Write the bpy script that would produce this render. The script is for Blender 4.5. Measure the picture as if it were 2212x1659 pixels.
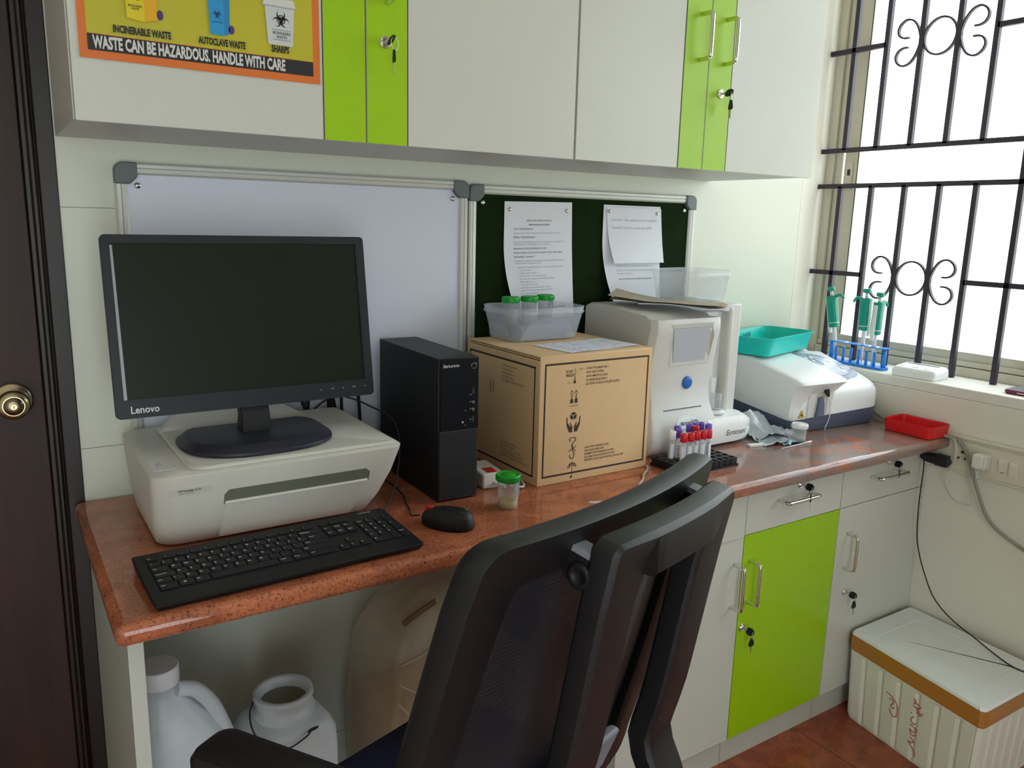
import bpy, bmesh, math, random
from mathutils import Vector, Matrix, Euler
for o in list(bpy.data.objects): bpy.data.objects.remove(o)
S = bpy.context.scene; C = S.collection
ZC = 0.80            # height of the counter top above the floor; object heights below are given relative to it
PI = math.pi
random.seed(4)
# ---------------- camera, light, exposure ----------------
cam = bpy.data.objects.new('camera', bpy.data.cameras.new('camera')); C.objects.link(cam)
cam.location = (-0.1276, -1.7314, 0.5661+ZC); cam.rotation_euler = (1.3703, -0.0248, -0.5782)
cam.data.sensor_width = 36; cam.data.lens = 1726.95/2212*36; cam.data.clip_start = 0.02
S.camera = cam
w = bpy.data.worlds.new('world'); S.world = w; w.use_nodes = True
bg = w.node_tree.nodes['Background']; bg.inputs[0].default_value = (0.87, 0.96, 1.0, 1); bg.inputs[1].default_value = 5.3
S.view_settings.view_transform = 'Standard'; S.view_settings.look = 'None'
S.view_settings.gamma = 1; S.view_settings.use_curve_mapping = False
S.view_settings.exposure = 0.0
def portal(name, loc, rot, sx, sy):
    l = bpy.data.lights.new(name, 'AREA'); l.shape = 'RECTANGLE'; l.size = sx; l.size_y = sy
    l.cycles.is_portal = True
    o = bpy.data.objects.new(name, l); C.objects.link(o); o.location = loc; o.rotation_euler = rot; return o
WIN_Y0, WIN_Y1, SILL, WIN_T = 0.07, -2.2, 0.141, 1.62
portal('window_daylight', (2.45, (WIN_Y0+WIN_Y1)/2, ZC+(SILL+WIN_T)/2), (0, PI/2, 0), WIN_T-SILL, WIN_Y0-WIN_Y1)
# unseen second window, added behind the camera to brighten the room's lower half
W2X0, W2X1, W2Z0, W2Z1 = -1.15, .15, -.74, 1.10
portal('rear_fill_daylight', ((W2X0+W2X1)/2, -3.58, ZC+(W2Z0+W2Z1)/2), (PI/2, 0, 0), W2X1-W2X0, W2Z1-W2Z0)
# ---------------- materials ----------------
def newmat(name):
    m = bpy.data.materials.new(name); m.use_nodes = True
    return m, m.node_tree, m.node_tree.nodes['Principled BSDF']
def N(t, typ, **k):
    n = t.nodes.new(typ)
    for a, b in k.items(): setattr(n, a, b)
    return n
_M = {}
def mat(name, col, rough=.5, metal=0, spec=.5, var=.04, scale=8, bump=0, bscale=200, trans=0, alpha=1, sheen=0, coat=0):
    if name in _M: return _M[name]
    m, t, b = newmat(name)
    tc = N(t, 'ShaderNodeTexCoord'); no = N(t, 'ShaderNodeTexNoise'); no.inputs['Scale'].default_value = scale; no.inputs['Detail'].default_value = 4
    t.links.new(tc.outputs['Object'], no.inputs['Vector'])
    mx = N(t, 'ShaderNodeMix', data_type='RGBA'); mx.inputs[6].default_value = tuple(max(0, c*(1-var)) for c in col)+(1,)
    mx.inputs[7].default_value = tuple(min(1, c*(1+var)) for c in col)+(1,)
    t.links.new(no.outputs['Fac'], mx.inputs[0]); t.links.new(mx.outputs[2], b.inputs['Base Color'])
    b.inputs['Roughness'].default_value = rough; b.inputs['Metallic'].default_value = metal
    b.inputs['Specular IOR Level'].default_value = spec
    if coat: b.inputs['Coat Weight'].default_value = coat; b.inputs['Coat Roughness'].default_value = .05
    if bump:
        n2 = N(t, 'ShaderNodeTexNoise'); n2.inputs['Scale'].default_value = bscale; n2.inputs['Detail'].default_value = 3
        t.links.new(tc.outputs['Object'], n2.inputs['Vector'])
        bp = N(t, 'ShaderNodeBump'); bp.inputs['Strength'].default_value = bump; bp.inputs['Distance'].default_value = .002
        t.links.new(n2.outputs['Fac'], bp.inputs['Height']); t.links.new(bp.outputs[0], b.inputs['Normal'])
    if alpha < 1:
        tr = N(t, 'ShaderNodeBsdfTransparent'); tr.inputs[0].default_value = (.97, .98, 1, 1)
        ms = N(t, 'ShaderNodeMixShader'); ms.inputs[0].default_value = alpha
        out = t.nodes['Material Output']
        t.links.new(tr.outputs[0], ms.inputs[1]); t.links.new(b.outputs[0], ms.inputs[2]); t.links.new(ms.outputs[0], out.inputs[0])
    _M[name] = m; return m
def granite(name, base, dark, pale, patch=None, rough=.09):
    m, t, b = newmat(name); L = t.links.new
    tc = N(t, 'ShaderNodeTexCoord')
    v = N(t, 'ShaderNodeTexVoronoi'); v.inputs['Scale'].default_value = 330; L(tc.outputs['Object'], v.inputs['Vector'])
    n1 = N(t, 'ShaderNodeTexNoise'); n1.inputs['Scale'].default_value = 190; n1.inputs['Detail'].default_value = 6; n1.inputs['Roughness'].default_value = .75; L(tc.outputs['Object'], n1.inputs['Vector'])
    n2 = N(t, 'ShaderNodeTexNoise'); n2.inputs['Scale'].default_value = 14; n2.inputs['Detail'].default_value = 6; n2.inputs['Distortion'].default_value = .8; L(tc.outputs['Object'], n2.inputs['Vector'])
    r1 = N(t, 'ShaderNodeValToRGB'); r1.color_ramp.elements[0].position = .34; r1.color_ramp.elements[0].color = dark+(1,)
    r1.color_ramp.elements[1].position = .47; r1.color_ramp.elements[1].color = base+(1,)
    e = r1.color_ramp.elements.new(.64); e.color = tuple(c*1.15 for c in base)+(1,)
    e = r1.color_ramp.elements.new(.74); e.color = pale+(1,)
    L(n1.outputs['Fac'], r1.inputs[0])
    mx = N(t, 'ShaderNodeMix', data_type='RGBA', blend_type='MULTIPLY'); mx.inputs[0].default_value = .32
    r3 = N(t, 'ShaderNodeValToRGB'); r3.color_ramp.elements[0].color = (.35, .3, .28, 1); r3.color_ramp.elements[1].color = (1, 1, 1, 1); r3.color_ramp.elements[1].position = .35
    L(v.outputs['Color'], r3.inputs[0]); L(r1.outputs[0], mx.inputs[6]); L(r3.outputs[0], mx.inputs[7])
    m2 = N(t, 'ShaderNodeMix', data_type='RGBA'); r2 = N(t, 'ShaderNodeValToRGB'); r2.color_ramp.elements[0].position = .42; r2.color_ramp.elements[1].position = .62
    L(n2.outputs['Fac'], r2.inputs[0]); 
    md = N(t, 'ShaderNodeMix', data_type='RGBA', blend_type='MULTIPLY'); md.inputs[0].default_value = 1; md.inputs[7].default_value = (.72, .7, .72, 1)
    L(mx.outputs[2], md.inputs[6]); L(r2.outputs[0], m2.inputs[0]); L(md.outputs[2], m2.inputs[6]); L(mx.outputs[2], m2.inputs[7])
    last = m2.outputs[2]
    if patch:   # greyer stone towards the far end, in large swirls
        sp = N(t, 'ShaderNodeSeparateXYZ'); L(tc.outputs['Object'], sp.inputs[0])
        n4 = N(t, 'ShaderNodeTexNoise'); n4.inputs['Scale'].default_value = 5; n4.inputs['Detail'].default_value = 5; n4.inputs['Distortion'].default_value = 1.6; L(tc.outputs['Object'], n4.inputs['Vector'])
        mr = N(t, 'ShaderNodeMapRange'); mr.inputs[1].default_value = 1.15; mr.inputs[2].default_value = 1.45; L(sp.outputs[0], mr.inputs[0])
        r4 = N(t, 'ShaderNodeValToRGB'); r4.color_ramp.elements[0].position = .34; r4.color_ramp.elements[1].position = .50; L(n4.outputs['Fac'], r4.inputs[0])
        mm = N(t, 'ShaderNodeMath', operation='MULTIPLY'); L(mr.outputs[0], mm.inputs[0]); L(r4.outputs[0], mm.inputs[1])
        m5 = N(t, 'ShaderNodeMix', data_type='RGBA'); L(mm.outputs[0], m5.inputs[0]); L(last, m5.inputs[6])
        pm = N(t, 'ShaderNodeMix', data_type='RGBA', blend_type='MULTIPLY'); pm.inputs[0].default_value = .5; pm.inputs[6].default_value = patch+(1,); L(r3.outputs[0], pm.inputs[7]); L(pm.outputs[2], m5.inputs[7])
        last = m5.outputs[2]
    L(last, b.inputs['Base Color']); b.inputs['Roughness'].default_value = rough
    return m
def wood(name, c1, c2, rough=.35):
    m, t, b = newmat(name); L = t.links.new
    tc = N(t, 'ShaderNodeTexCoord'); mp = N(t, 'ShaderNodeMapping'); mp.inputs['Scale'].default_value = (14, 14, 1.2); L(tc.outputs['Object'], mp.inputs[0])
    n = N(t, 'ShaderNodeTexNoise'); n.inputs['Scale'].default_value = 3; n.inputs['Detail'].default_value = 7; n.inputs['Distortion'].default_value = .5; L(mp.outputs[0], n.inputs['Vector'])
    r = N(t, 'ShaderNodeValToRGB'); r.color_ramp.elements[0].position = .35; r.color_ramp.elements[0].color = c1+(1,); r.color_ramp.elements[1].position = .7; r.color_ramp.elements[1].color = c2+(1,)
    L(n.outputs['Fac'], r.inputs[0]); L(r.outputs[0], b.inputs['Base Color']); b.inputs['Roughness'].default_value = rough
    return m
def clear(name, tint, op, rough=.15, spec=.6):      # thin clear or milky plastic, film and glass
    m, t, b = newmat(name); L = t.links.new
    b.inputs['Base Color'].default_value = tint+(1,); b.inputs['Roughness'].default_value = rough; b.inputs['Specular IOR Level'].default_value = spec
    no = N(t, 'ShaderNodeTexNoise'); no.inputs['Scale'].default_value = 20
    tc = N(t, 'ShaderNodeTexCoord'); L(tc.outputs['Object'], no.inputs['Vector'])
    mr = N(t, 'ShaderNodeMapRange'); mr.inputs[3].default_value = op*.85; mr.inputs[4].default_value = min(1, op*1.15); L(no.outputs['Fac'], mr.inputs[0])
    lw = N(t, 'ShaderNodeLayerWeight'); lw.inputs[0].default_value = .25
    ad = N(t, 'ShaderNodeMath', operation='ADD', use_clamp=True); mu = N(t, 'ShaderNodeMath', operation='MULTIPLY'); mu.inputs[1].default_value = .30
    L(lw.outputs['Facing'], mu.inputs[0]); L(mu.outputs[0], ad.inputs[0]); L(mr.outputs[0], ad.inputs[1])
    tr = N(t, 'ShaderNodeBsdfTransparent'); ms = N(t, 'ShaderNodeMixShader')
    L(ad.outputs[0], ms.inputs[0]); L(tr.outputs[0], ms.inputs[1]); L(b.outputs[0], ms.inputs[2]); L(ms.outputs[0], t.nodes['Material Output'].inputs[0])
    return m
WALL = mat('wall_laminate', (.71, .745, .635), .35, var=.02, scale=3)
WALLP = mat('wall_paint', (.79, .76, .66), .7, var=.03, scale=5, bump=.05, bscale=60)
CEIL = mat('ceiling_paint', (.88, .88, .84), .8)
CABW = mat('cabinet_white_laminate', (.62, .64, .57), .32, var=.02, scale=3)
CABE = mat('cabinet_edge', (.66, .63, .56), .4)
CABU = mat('cabinet_underside', (.60, .60, .58), .4)
GREEN = mat('green_laminate', (.34, .60, .002), .38, var=.04, scale=3)
GAP = mat('shadow_gap_edge', (.03, .035, .02), .7)
CHROME = mat('chrome', (.75, .75, .73), .12, 1)
STEEL = mat('brushed_steel', (.62, .6, .53), .3, 1)
BRASS = mat('satin_brass', (.60, .50, .32), .28, 1)
ALU = mat('aluminium', (.66, .67, .63), .5, .35)
ALUF = mat('window_aluminium', (.66, .63, .52), .45, .1)
GREYP = mat('grey_corner_plastic', (.13, .16, .165), .45)
WB = mat('whiteboard_surface', (.74, .78, .90), .25, var=.03, scale=2)
FELT = mat('dark_green_felt', (.010, .022, .006), 1, var=.3, scale=30, spec=.1)
BLK = mat('black_plastic', (.006, .0065, .008), .45, spec=.35, bump=.1, bscale=900)
BLKG = mat('black_gloss_plastic', (.004, .007, .013), .25, spec=.35)
BLKM = mat('black_matte_plastic', (.008, .0085, .010), .5, spec=.35, bump=.15, bscale=1200)
CHB = mat('chair_black_plastic', (.009, .010, .012), .38, spec=.45, bump=.25, bscale=1500)
CHG = mat('chair_grey_bracket', (.26, .27, .31), .5)
SEAT = mat('navy_seat_fabric', (.014, .017, .045), .9, var=.2, scale=200, bump=.4, bscale=900, spec=.2)
SCR = mat('monitor_screen', (.009, .014, .007), .38, spec=.25)
BEZ = mat('monitor_bezel', (.013, .016, .022), .42, spec=.4, bump=.1, bscale=900)
STAND = mat('monitor_stand', (.022, .023, .036), .42, spec=.4)
PRN = mat('printer_white', (.68, .67, .60), .42, var=.03, scale=12)
PRND = mat('printer_slot_shade', (.15, .16, .12), .6)
LET = mat('lettering_pale', (.62, .62, .6), .5)
INK = mat('printed_ink', (.03, .03, .03), .7)
INKG = mat('faint_print', (.42, .43, .46), .8)
INKR = mat('red_marker', (.50, .03, .03), .7)
PAPER = mat('white_paper', (.80, .82, .88), .8, var=.02, scale=10)
CARD = mat('cardboard', (.76, .53, .29), .8, var=.07, scale=18, bump=.08, bscale=300)
CARDI = mat('cardboard_ink', (.050, .032, .025), .8)
ENV = mat('buff_envelope_paper', (.50, .43, .31), .8, var=.05, scale=20)
PWH = mat('white_plastic', (.86, .88, .88), .35)
EU = mat('analyser_light_grey', (.70, .71, .68), .42)
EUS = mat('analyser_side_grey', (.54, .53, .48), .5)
EUSC = mat('analyser_screen', (.50, .54, .60), .25)
BLUEB = mat('blue_button', (.02, .13, .50), .35)
NAVY = mat('slate_base_plastic', (.09, .11, .17), .4)
SLATE = mat('slate_panel', (.13, .16, .24), .35)
YEL = mat('label_yellow', (.80, .58, .02), .5)
TEAL = mat('teal_plastic', (.0, .58, .50), .35, var=.02)
RED = mat('red_plastic', (.72, .012, .015), .35, var=.03)
REDC = mat('red_cap', (.60, .008, .02), .4)
PUR = mat('purple_cap', (.16, .08, .52), .4)
GRNC = mat('green_cap', (.005, .36, .025), .35)
URINE = mat('yellow_liquid', (.72, .55, .16), .1, alpha=.85)
BLUER = mat('blue_rack_plastic', (.02, .25, .80), .4)
PIPG = mat('pipette_green', (.0, .33, .24), .35)
PIPW = mat('pipette_white', (.78, .82, .82), .35)
TUBP = clear('milky_tub_plastic', (.78, .85, .97), .20, .25)
TUBC = clear('clear_tube_plastic', (.88, .93, .97), .13, .1)
CLEARB = clear('translucent_jug_plastic', (.78, .84, .88), .78, .4)
BAGP = clear('clear_bag_plastic', (.72, .64, .48), .45, .25)
GLASS = clear('window_glass', (.9, .95, .95), .02, .02, 1)
FILM = clear('clear_plastic_film', (.9, .9, .93), .03, .08, 1)
STY = mat('styrofoam', (.82, .82, .72), .85, var=.06, scale=14, bump=.3, bscale=350)
STYT = mat('styrofoam_lid', (.86, .89, .89), .8, var=.06, scale=12, bump=.3, bscale=300)
TAPE = mat('brown_tape', (.50, .21, .035), .3, var=.12, scale=9)
IRON = mat('grille_painted_iron', (.030, .022, .040), .5, var=.1)
SWP = mat('switch_plate_ivory', (.70, .66, .53), .4)
CAB = mat('grey_cable', (.30, .29, .24), .5)
CABK = mat('black_cable', (.012, .012, .012), .5)
CABWH = mat('white_cable', (.72, .72, .68), .5)
ORG = mat('orange_liquid', (.55, .20, .05), .3)
MAR = mat('maroon_case', (.17, .01, .06), .35)
PYEL = mat('poster_yellow', (.52, .47, .025), .5, var=.05, scale=6)
PORG = mat('poster_orange', (.72, .17, .025), .5, var=.05, scale=6)
PBLK = mat('poster_black', (.018, .016, .02), .5)
PWHT = mat('poster_white', (.66, .66, .62), .5)
PAMB = mat('poster_amber', (.78, .40, .01), .5)
PBLU = mat('poster_blue', (.02, .30, .62), .5)
PPUR = mat('poster_purple', (.07, .03, .16), .5)
LIQ = mat('clear_yellowish_liquid', (.70, .70, .55), .1, alpha=.5)
SKIRT = mat('plinth_laminate', (.55, .55, .48), .5)
GRAN = granite('red_granite', (.53, .170, .080), (.040, .022, .016), (.66, .48, .36), patch=(.25, .175, .15))
FLOOR = granite('red_floor_granite', (.40, .095, .045), (.09, .03, .02), (.46, .18, .12), rough=.22)
DWOOD = wood('dark_brown_wood', (.020, .007, .003), (.040, .012, .005), .55)
DWOOD2 = wood('dark_frame_wood', (.008, .004, .003), (.016, .007, .004), .4)
OUTW = mat('outside_plaster', (.80, .74, .55), .9, var=.05, scale=3)
# ---------------- mesh building ----------------
class MB:
    def __init__(s): s.bm = bmesh.new(); s.mats = []; s.mi = 0; s.T = Matrix()
    def m(s, material):
        if material not in s.mats: s.mats.append(material)
        s.mi = s.mats.index(material); return s
    def v(s, p): return s.bm.verts.new(s.T @ Vector(p))
    def f(s, vs, smooth=False):
        try: fc = s.bm.faces.new(vs)
        except ValueError: return None
        fc.material_index = s.mi; fc.smooth = smooth; return fc
    def poly(s, pts): return s.f([s.v(p) for p in pts])
    def box(s, x0, x1, y0, y1, z0, z1):
        P = [(x0,y0,z0),(x1,y0,z0),(x1,y1,z0),(x0,y1,z0),(x0,y0,z1),(x1,y0,z1),(x1,y1,z1),(x0,y1,z1)]
        V = [s.v(p) for p in P]
        for q in ((3,2,1,0),(4,5,6,7),(0,1,5,4),(1,2,6,5),(2,3,7,6),(3,0,4,7)): s.f([V[i] for i in q])
        return s
    def loft(s, rings, cap0=True, cap1=True, smooth=False, closed=True):
        R = [[s.v(p) for p in r] for r in rings]; n = len(R[0])
        for a, b in zip(R, R[1:]):
            for i in range(n if closed else n-1):
                j = (i+1) % n; s.f([a[i], a[j], b[j], b[i]], smooth)
        if cap0: s.f(R[0][::-1])
        if cap1: s.f(R[-1])
        return s
    def prism(s, pts, d0, d1, axis='z', smooth=False):   # pts 2D, extruded along axis
        def q(a, b, d): return {'z': (a, b, d), 'y': (a, d, b), 'x': (d, a, b)}[axis]
        return s.loft([[q(a, b, d0) for a, b in pts], [q(a, b, d1) for a, b in pts]], smooth=smooth)
    def cyl(s, p0, p1, r0, r1=None, n=20, caps=True, smooth=True):
        r1 = r0 if r1 is None else r1
        p0, p1 = Vector(p0), Vector(p1); d = (p1-p0).normalized()
        a = d.orthogonal().normalized(); b = d.cross(a)
        ring = lambda p, r: [p+(a*math.cos(2*PI*i/n)+b*math.sin(2*PI*i/n))*r for i in range(n)]
        return s.loft([ring(p0, r0), ring(p1, r1)], caps, caps, smooth)
    def lathe(s, prof, c=(0,0,0), n=28, cap0=True, cap1=True, sx=1, sy=1):   # prof: (r, z)
        c = Vector(c)
        return s.loft([[c+Vector((r*sx*math.cos(2*PI*i/n), r*sy*math.sin(2*PI*i/n), z)) for i in range(n)] for r, z in prof], cap0, cap1, True)
    def tube(s, path, r, n=8, sub=6, closed=False):
        P = [Vector(p) for p in path]; pts = catmull(P, sub, closed) if sub > 1 else P
        m = len(pts); up = None; rings = []
        for i, p in enumerate(pts):
            d = (pts[(i+1) % m]-pts[i-1]) if closed else (pts[min(i+1, m-1)]-pts[max(i-1, 0)])
            d = d.normalized() if d.length > 1e-9 else Vector((0,0,1))
            if up is None: up = d.orthogonal().normalized()
            up = (up-d*up.dot(d)); up = up.normalized() if up.length > 1e-6 else d.orthogonal().normalized()
            b = d.cross(up); rr = r(i/(m-1)) if callable(r) else r
            rings.append([p+(up*math.cos(2*PI*k/n)+b*math.sin(2*PI*k/n))*rr for k in range(n)])
        if closed: rings.append(rings[0]); return s.loft(rings, False, False, True)
        return s.loft(rings, True, True, True)
    def bar(s, path, w, t, nrm=(1,0,0)):       # flat strip of width w (along nrm) and thickness t
        P = [Vector(p) for p in path]; nrm = Vector(nrm); rings = []
        for i, p in enumerate(P):
            d = (P[min(i+1, len(P)-1)]-P[max(i-1, 0)]).normalized(); b = d.cross(nrm).normalized()
            rings.append([p+nrm*w/2+b*t/2, p-nrm*w/2+b*t/2, p-nrm*w/2-b*t/2, p+nrm*w/2-b*t/2])
        return s.loft(rings)
    def ball(s, c, r, sx=1, sy=1, sz=1, n=16):
        rings = []
        for i in range(1, n//2):
            a = -PI/2+PI*i/(n//2); rings.append([(c[0]+r*sx*math.cos(a)*math.cos(2*PI*k/n), c[1]+r*sy*math.cos(a)*math.sin(2*PI*k/n), c[2]+r*sz*math.sin(a)) for k in range(n)])
        return s.loft(rings, True, True, True)
    def grid(s, fn, nu, nv, smooth=True):
        V = [[s.v(fn(i/nu, j/nv)) for j in range(nv+1)] for i in range(nu+1)]
        for i in range(nu):
            for j in range(nv): s.f([V[i][j], V[i+1][j], V[i+1][j+1], V[i][j+1]], smooth)
        return s
    def text(s, body, o, x=(1,0,0), z=(0,0,1), size=.01, bold=0, sx=1, align='LEFT', shear=0, width=None):
        cu = bpy.data.curves.new('t', 'FONT'); cu.body = body; cu.size = size; cu.offset = bold*size; cu.align_x = align; cu.shear = shear; cu.resolution_u = 2
        ob = bpy.data.objects.new('t', cu); me = bpy.data.meshes.new_from_object(ob)
        x, z = Vector(x).normalized(), Vector(z).normalized(); o = Vector(o)
        if width:
            xs = [v.co.x for v in me.vertices]
            if xs and max(xs) > min(xs): sx = width/(max(xs)-min(xs))
        V = [s.v(o+x*v.co.x*sx+z*v.co.y) for v in me.vertices]
        for p in me.polygons: s.f([V[i] for i in p.vertices])
        bpy.data.objects.remove(ob); bpy.data.curves.remove(cu); bpy.data.meshes.remove(me); return s
    def obj(s, name, parent=None, bevel=0, seg=2, ang=35, loc=None, subsurf=0, flip=True, wn=True):
        if flip: bmesh.ops.recalc_face_normals(s.bm, faces=s.bm.faces)
        me = bpy.data.meshes.new(name); s.bm.to_mesh(me); s.bm.free()
        for k in s.mats: me.materials.append(k)
        o = bpy.data.objects.new(name, me); C.objects.link(o)
        if parent: o.parent = parent
        if loc: o.location = loc
        if bevel:
            b = o.modifiers.new('bevel', 'BEVEL'); b.width = bevel; b.segments = seg; b.limit_method = 'ANGLE'; b.angle_limit = math.radians(ang); b.harden_normals = False
            for p in me.polygons: p.use_smooth = True
            if hasattr(me, 'set_sharp_from_angle'): me.set_sharp_from_angle(angle=math.radians(50))
        if subsurf:
            b = o.modifiers.new('subsurf', 'SUBSURF'); b.levels = b.render_levels = subsurf
            for p in me.polygons: p.use_smooth = True
        return o
def catmull(P, sub, closed=False):
    out = []; n = len(P)
    if n < 3: return P
    for i in range(n if closed else n-1):
        a, b, c, d = (P[(i-1) % n], P[i], P[(i+1) % n], P[(i+2) % n]) if closed else (P[max(i-1, 0)], P[i], P[i+1], P[min(i+2, n-1)])
        for k in range(sub):
            t = k/sub; out.append(.5*((2*b)+(c-a)*t+(2*a-5*b+4*c-d)*t*t+(3*b-a-3*c+d)*t**3))
    if not closed: out.append(P[-1])
    return out
def rrect(x0, x1, y0, y1, r, n=5):
    if not isinstance(r, (tuple, list)): r = (r,)*4      # corners: (x1,y0) (x1,y1) (x0,y1) (x0,y0)
    out = []
    for (cx, cy, a0), rr in zip(((x1, y0, -90), (x1, y1, 0), (x0, y1, 90), (x0, y0, 180)), r):
        sx = -1 if cx == x1 else 1; sy = -1 if cy == y1 else 1
        for k in range(n+1):
            a = math.radians(a0+90*k/n); out.append((cx+sx*rr+rr*math.cos(a), cy+sy*rr+rr*math.sin(a)))
    return out
def ring3(pts, z): return [(a, b, z) for a, b in pts]
def tag(o, label=None, cat=None, group=None, kind=None):
    if label: o['label'] = label
    if cat: o['category'] = cat
    if group: o['group'] = group
    if kind: o['kind'] = kind
    return o
def thing(name, label, cat, loc=(0,0,0), rz=0, group=None, rot=None):
    o = bpy.data.objects.new(name, None); C.objects.link(o); o.empty_display_size = .05
    o.location = (loc[0], loc[1], loc[2]+ZC); o.rotation_euler = rot or (0, 0, rz)
    return tag(o, label, cat, group)
def struct(mb, name, **k):
    o = mb.obj(name, **k); o.location = Vector(o.location)+Vector((0, 0, ZC)); return tag(o, kind='structure')
def copy_tree(o, parent=None):
    c = o.copy(); C.objects.link(c)
    if parent: c.parent = parent
    for ch in list(o.children): copy_tree(ch, c)
    return c
# ---------------- the room (heights relative to the counter top) ----------------
FZ, CZ = -0.80, 1.90
XL, XW, YB = -1.25, 2.128, -3.4
b = MB().m(FLOOR); b.box(XL-.1, XW+.35, YB-.1, .25, FZ-.08, FZ)
b.m(GAP)
for xx in (-.75, -.15, .45, 1.05, 1.65): b.box(xx-.0008, xx+.0008, YB, 0, FZ, FZ+.0004)
for yy in (-.80, -1.4, -2.0, -2.6, -3.2): b.box(XL, XW, yy-.0008, yy+.0008, FZ, FZ+.0004)
struct(b, 'floor')
b = MB().m(CEIL); b.box(XL-.1, XW+.35, YB-.1, .25, CZ, CZ+.08); struct(b, 'ceiling')
b = MB().m(WALL); b.box(0, XW, 0, .2, FZ, CZ); b.box(XL-.1, 0, .12, .2, FZ, CZ); b.box(XL-.1, 0, 0, .12, 1.27, CZ); b.box(XL-.1, -.99, 0, .12, FZ, 1.27)
b.box(XW, XW+.2, .09, .2, FZ, CZ)
b.m(GAP)
for z, xe in ((.572, .30), (.105, .30), (-.705, .97)): b.box(0, xe, -.0004, .001, z-.0004, z+.0004)
struct(b, 'wall_back')
b = MB().m(WALLP); b.box(XL-.1, XL, YB-.1, 0, FZ, CZ); struct(b, 'wall_left')
b = MB().m(WALLP); b.box(XL, W2X0, YB-.1, YB, FZ, CZ); b.box(W2X1, XW, YB-.1, YB, FZ, CZ); b.box(W2X0, W2X1, YB-.1, YB, FZ, W2Z0); b.box(W2X0, W2X1, YB-.1, YB, W2Z1, CZ); struct(b, 'wall_front')
b = MB().m(ALUF)
for q in ((W2X0, W2X0+.05, W2Z0, W2Z1), (W2X1-.05, W2X1, W2Z0, W2Z1), (W2X0+.05, W2X1-.05, W2Z0, W2Z0+.05), (W2X0+.05, W2X1-.05, W2Z1-.05, W2Z1), ((W2X0+W2X1)/2-.03, (W2X0+W2X1)/2+.03, W2Z0+.05, W2Z1-.05)): b.box(q[0], q[1], YB-.08, YB-.03, q[2], q[3])
struct(b, 'added_fill_window', bevel=.002)  # frame of the added rear window, out of view
# window wall with splayed side
b = MB().m(WALLP)
b.box(XW, XW+.3, YB-.1, .0, FZ, SILL-.03)
b.box(XW, XW+.3, YB-.1, WIN_Y1, SILL-.03, CZ)
b.box(XW, XW+.3, WIN_Y1, .0, WIN_T, CZ)
b.prism([(XW, 0), (XW+.004, .0005), (2.34, .062), (2.40, .07), (2.40, .2), (XW, .2)], SILL-.03, CZ, 'z')
b.m(GAP); 
struct(b, 'wall_right', bevel=.006)
b = MB().m(mat('white_window_ledge', (.80, .78, .70), .6, bump=.1, bscale=120)); b.prism([(XW, WIN_Y1), (2.41, WIN_Y1), (2.41, .075), (XW, .002)], SILL-.03, SILL, 'z')
struct(b, 'trim_1', bevel=.003)
# aluminium sliding window
b = MB().m(ALUF)
FX = 2.315
def wbox(x0, x1, y0, y1, z0, z1): b.box(x0, x1, y0, y1, z0, z1)
wbox(FX, FX+.075, .025, .062, SILL, WIN_T); wbox(FX+.012, FX+.02, .0, .025, SILL+.04, WIN_T)       # outer frame jamb
wbox(FX, FX+.075, WIN_Y1, .03, SILL, SILL+.028); wbox(FX+.006, FX+.07, WIN_Y1, .03, SILL+.030, SILL+.046)
wbox(FX, FX+.075, WIN_Y1, .03, WIN_T-.04, WIN_T)
win = struct(b, 'window_1', bevel=.0015)
ws = MB().m(ALUF)
def sash(y0, y1, x, nm):
    b = MB().m(ALUF); z0, z1 = SILL+.034, WIN_T-.03
    b.box(x, x+.022, y0-.052, y0, z0, z1); b.box(x, x+.022, y1, y1+.052, z0, z1)
    b.box(x, x+.022, y1+.05, y0-.05, z0, z0+.038); b.box(x, x+.022, y1+.05, y0-.05, z1-.05, z1)
    b.m(GAP); b.box(x-.0012, x+.001, y0-.051, y0-.048, z0+.04, z1-.04)
    o = b.obj('sash', win, bevel=.0015)
    g = MB().m(GLASS); g.box(x+.009, x+.013, y1+.045, y0-.045, z0+.035, z1-.045); g.obj('glass_pane', o)
    return o
s1 = sash(-.008, -1.12, FX+.014, 'a'); s2 = sash(-1.07, WIN_Y1+.01, FX+.04, 'b')
b = MB().m(ALUF); b.box(FX+.008, FX+.014, -.042, -.018, .70, .79); b.m(GAP); b.box(FX+.0055, FX+.009, -.036, -.026, .745, .765); b.obj('sash_latch', s1, bevel=.001)
# outside: neighbour's wall and ground
b = MB().m(OUTW); b.box(5.6, 5.8, -6, 6, -3.5, .55); o = b.obj('garden_wall'); o.location.z = ZC; tag(o, 'cream plastered boundary wall outside, seen pale and overexposed through the window', 'wall')
b = MB().m(mat('outside_ground', (.5, .47, .4), .9)); b.box(2.6, 12, -8, 8, -3.6, -3.5); o = b.obj('ground'); o.location.z = ZC; tag(o, kind='structure')
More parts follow.
